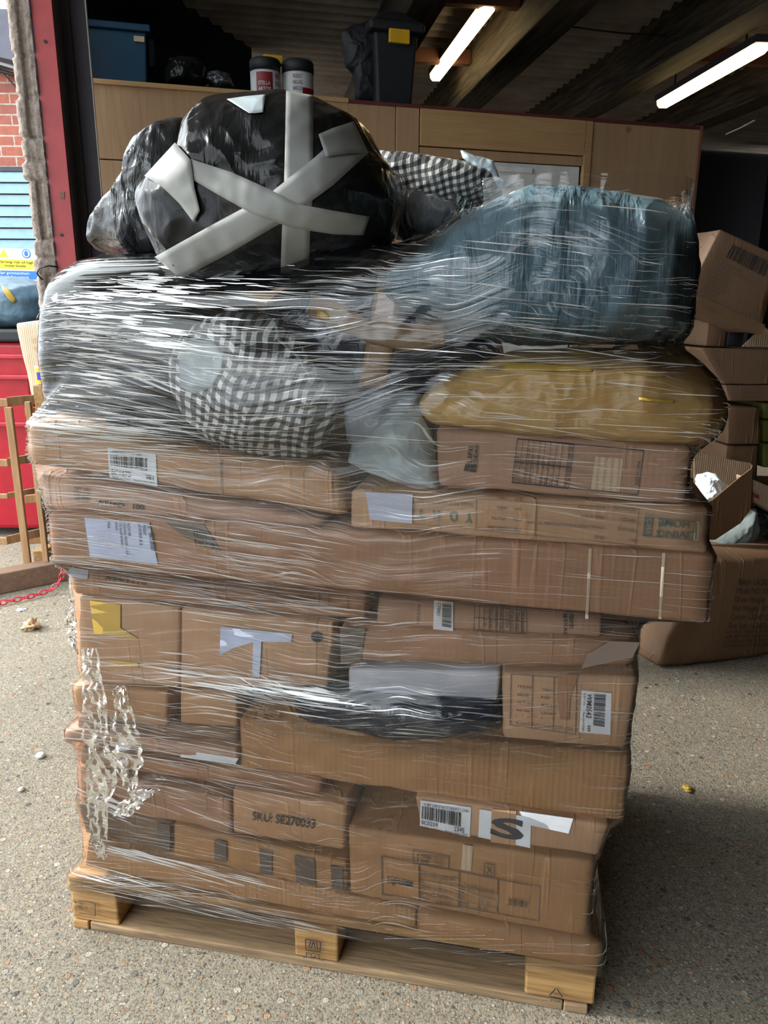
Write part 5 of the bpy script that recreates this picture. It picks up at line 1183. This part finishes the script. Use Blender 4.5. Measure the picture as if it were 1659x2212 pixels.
# open box with tissue
OF = Frame((0, 2.85, 0), math.radians(12))
def ob(x, y, v=0.0): return OF.px(x, y, v)
OB = empty('open_box', ob(1570, 1180), OF); tag(OB, 'torn open cardboard box with white tissue inside, above the batch carton', 'cardboard box')
fq = [ob(1500, 1100), ob(1540, 1080), ob(1590, 1038), ob(1626, 1010), ob(1622, 1100), ob(1600, 1130), ob(1545, 1166), ob(1500, 1166)]
def slab(name, pts, dv, mat, parent, frame):
    n = len(pts); V = list(pts) + [(p[0], p[1] + dv, p[2]) for p in pts]; F = [tuple(range(n)), tuple(range(n, 2 * n))[::-1]] + [(i, (i + 1) % n, n + (i + 1) % n, n + i) for i in range(n)]
    return mesh(name, V, F, M[mat], frame, parent, smooth=False)
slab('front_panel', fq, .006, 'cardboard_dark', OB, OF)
bq = [ob(1500, 975, .35), ob(1540, 985, .35), ob(1605, 998, .35), ob(1622, 1000, .35), ob(1625, 1110, .35), ob(1500, 1130, .35)]
slab('back_panel', bq, .006, 'cardboard_cream', OB, OF)
a = ob(1624, 1008); c = ob(1620, 1000, .35); d_ = ob(1622, 1110, .35); e_ = ob(1622, 1100)
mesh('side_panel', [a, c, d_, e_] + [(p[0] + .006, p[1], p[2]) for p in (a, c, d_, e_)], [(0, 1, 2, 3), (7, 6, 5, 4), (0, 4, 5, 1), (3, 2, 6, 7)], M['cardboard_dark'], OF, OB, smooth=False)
ts = Pillow([(1520, 1080), (1525, 1030), (1545, 1022), (1560, 1036), (1578, 1050), (1570, 1075), (1540, 1100)], .16, .07, .08, frame=OF, c=(1545, 1062), wr=.02, ws=14)
ts.build('tissue_paper', 'tissue', 'crumpled white tissue inside the torn open box', 'tissue', wrapped=False)
# support crate under the open box, shadowed cloth
cl_ = Pillow([(1530, 1175), (1560, 1165), (1610, 1130), (1640, 1090), (1645, 1140), (1630, 1190), (1580, 1205), (1540, 1200)], .05, .05, .12, frame=OF, c=(1595, 1165), wr=.012, ws=8)
cl_.build('grey_green_sheet', 'canvas_grey', 'folded grey green sheet sagging between the open box and batch carton', 'sheet', wrapped=False)
sk = Pillow([(1620, 1200), (1640, 1100), (1700, 1080), (1800, 1080), (1800, 1210), (1700, 1215)], .25, .1, .06, frame=OF, c=(1720, 1150), wr=.012, ws=8)
sk.build('dark_heap_bag', 'black_poly', 'dark plastic bag in the shadow right of the open box', 'bag', wrapped=False)
o = carton('long pale carton lying in the heap behind the torn open box at the right', [(1626, 1035), (1760, 1090), (1750, 1150), (1630, 1085)], .10, .12, 'cardboard_cream', wrapped=False, frame=OF, name='long_carton')
kk = MB().hexa([ob(1628, 1074, .08), ob(1640, 1078, .08), ob(1640, 1078, .1), ob(1628, 1074, .1), ob(1628, 1066, .08), ob(1640, 1070, .08), ob(1640, 1070, .1), ob(1628, 1066, .1)]).build('red_sticker', M['red_plastic'], OF, o)
# shelf of boxes behind
SF = Frame((0, 3.3, 0), math.radians(10))
def sc_box(label, q, v=0.0, mat='cardboard_dark', name='stacked_box', dpt=.4): return carton(label, q, v, dpt, mat, wrapped=False, frame=SF, name=name, group='boxes stacked at the right')  # dark board by default: the stack's shade is put into its colour
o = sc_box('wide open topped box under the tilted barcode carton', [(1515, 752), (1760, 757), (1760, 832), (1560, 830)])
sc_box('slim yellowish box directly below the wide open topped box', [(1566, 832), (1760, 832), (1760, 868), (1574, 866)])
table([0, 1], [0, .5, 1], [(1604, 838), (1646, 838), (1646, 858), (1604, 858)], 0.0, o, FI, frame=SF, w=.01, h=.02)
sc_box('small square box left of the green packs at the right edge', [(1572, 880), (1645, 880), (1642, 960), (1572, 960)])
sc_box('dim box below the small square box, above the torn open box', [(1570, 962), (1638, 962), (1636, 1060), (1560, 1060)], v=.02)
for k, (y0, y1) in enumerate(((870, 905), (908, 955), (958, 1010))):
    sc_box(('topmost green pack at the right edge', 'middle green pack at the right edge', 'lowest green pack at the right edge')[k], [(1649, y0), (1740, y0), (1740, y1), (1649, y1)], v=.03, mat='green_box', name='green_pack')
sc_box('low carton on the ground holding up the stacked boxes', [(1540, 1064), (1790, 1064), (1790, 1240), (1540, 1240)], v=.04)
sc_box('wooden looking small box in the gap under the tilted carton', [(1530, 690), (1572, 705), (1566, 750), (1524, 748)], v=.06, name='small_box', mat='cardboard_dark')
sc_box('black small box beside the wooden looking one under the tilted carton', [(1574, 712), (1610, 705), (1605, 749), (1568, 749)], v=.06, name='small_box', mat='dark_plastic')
sl_ = slab('carton_flap', [SF.px(x, y, .05) for x, y in ((1604, 749), (1650, 705), (1690, 735), (1690, 750))], .01, 'cardboard_cream', None, SF); tag(sl_, 'pale cardboard flap standing up at the right edge below the tilted carton', 'cardboard flap')
TF = Frame((0, 3.15, 0), math.radians(10))
o = carton('tilted carton with a barcode and brown tape leaning at the right', [(1555, 494), (1700, 560), (1640, 724), (1482, 638)], -.02, .28, 'cardboard_dark', wrapped=False, frame=TF, name='tilted_carton', dent=.01)  # shade on this carton comes from the dark board colour
barcode([(1582, 528), (1662, 566), (1650, 598), (1567, 556)], -.02, o, M['ink'], frame=TF, seed=11, n=30)
text('Batch # 2023098000B\nProduct name: Home storage Pop-Up Rack\nNO.: storage 01\nNo. of carton:   01  of\nContents: See list\nNet & Gross weight: 2\nSize: carton dimension\nCountry of origin\nMade in China', [(1560, 564), (1640, 604), (1596, 668), (1514, 628)], -.02, o, M['faded_ink'], frame=TF)
patch('brown_tape', [(1490, 630), (1652, 702), (1642, 722), (1484, 650)], -.02, M['clear_brown_tape'], o, frame=TF, off=.004)
# clip light on the dark wall
o = MB().tube([SF.px(1568, 290, 1.2), SF.px(1600, 276, 1.2), SF.px(1630, 260, 1.2)], .004).build('wall_wire', M['white_plastic'], SF); tag(o, 'thin pale wire with a tag on the dark wall at the upper right', 'wire')
print('OBJECTS', len(bpy.data.objects))
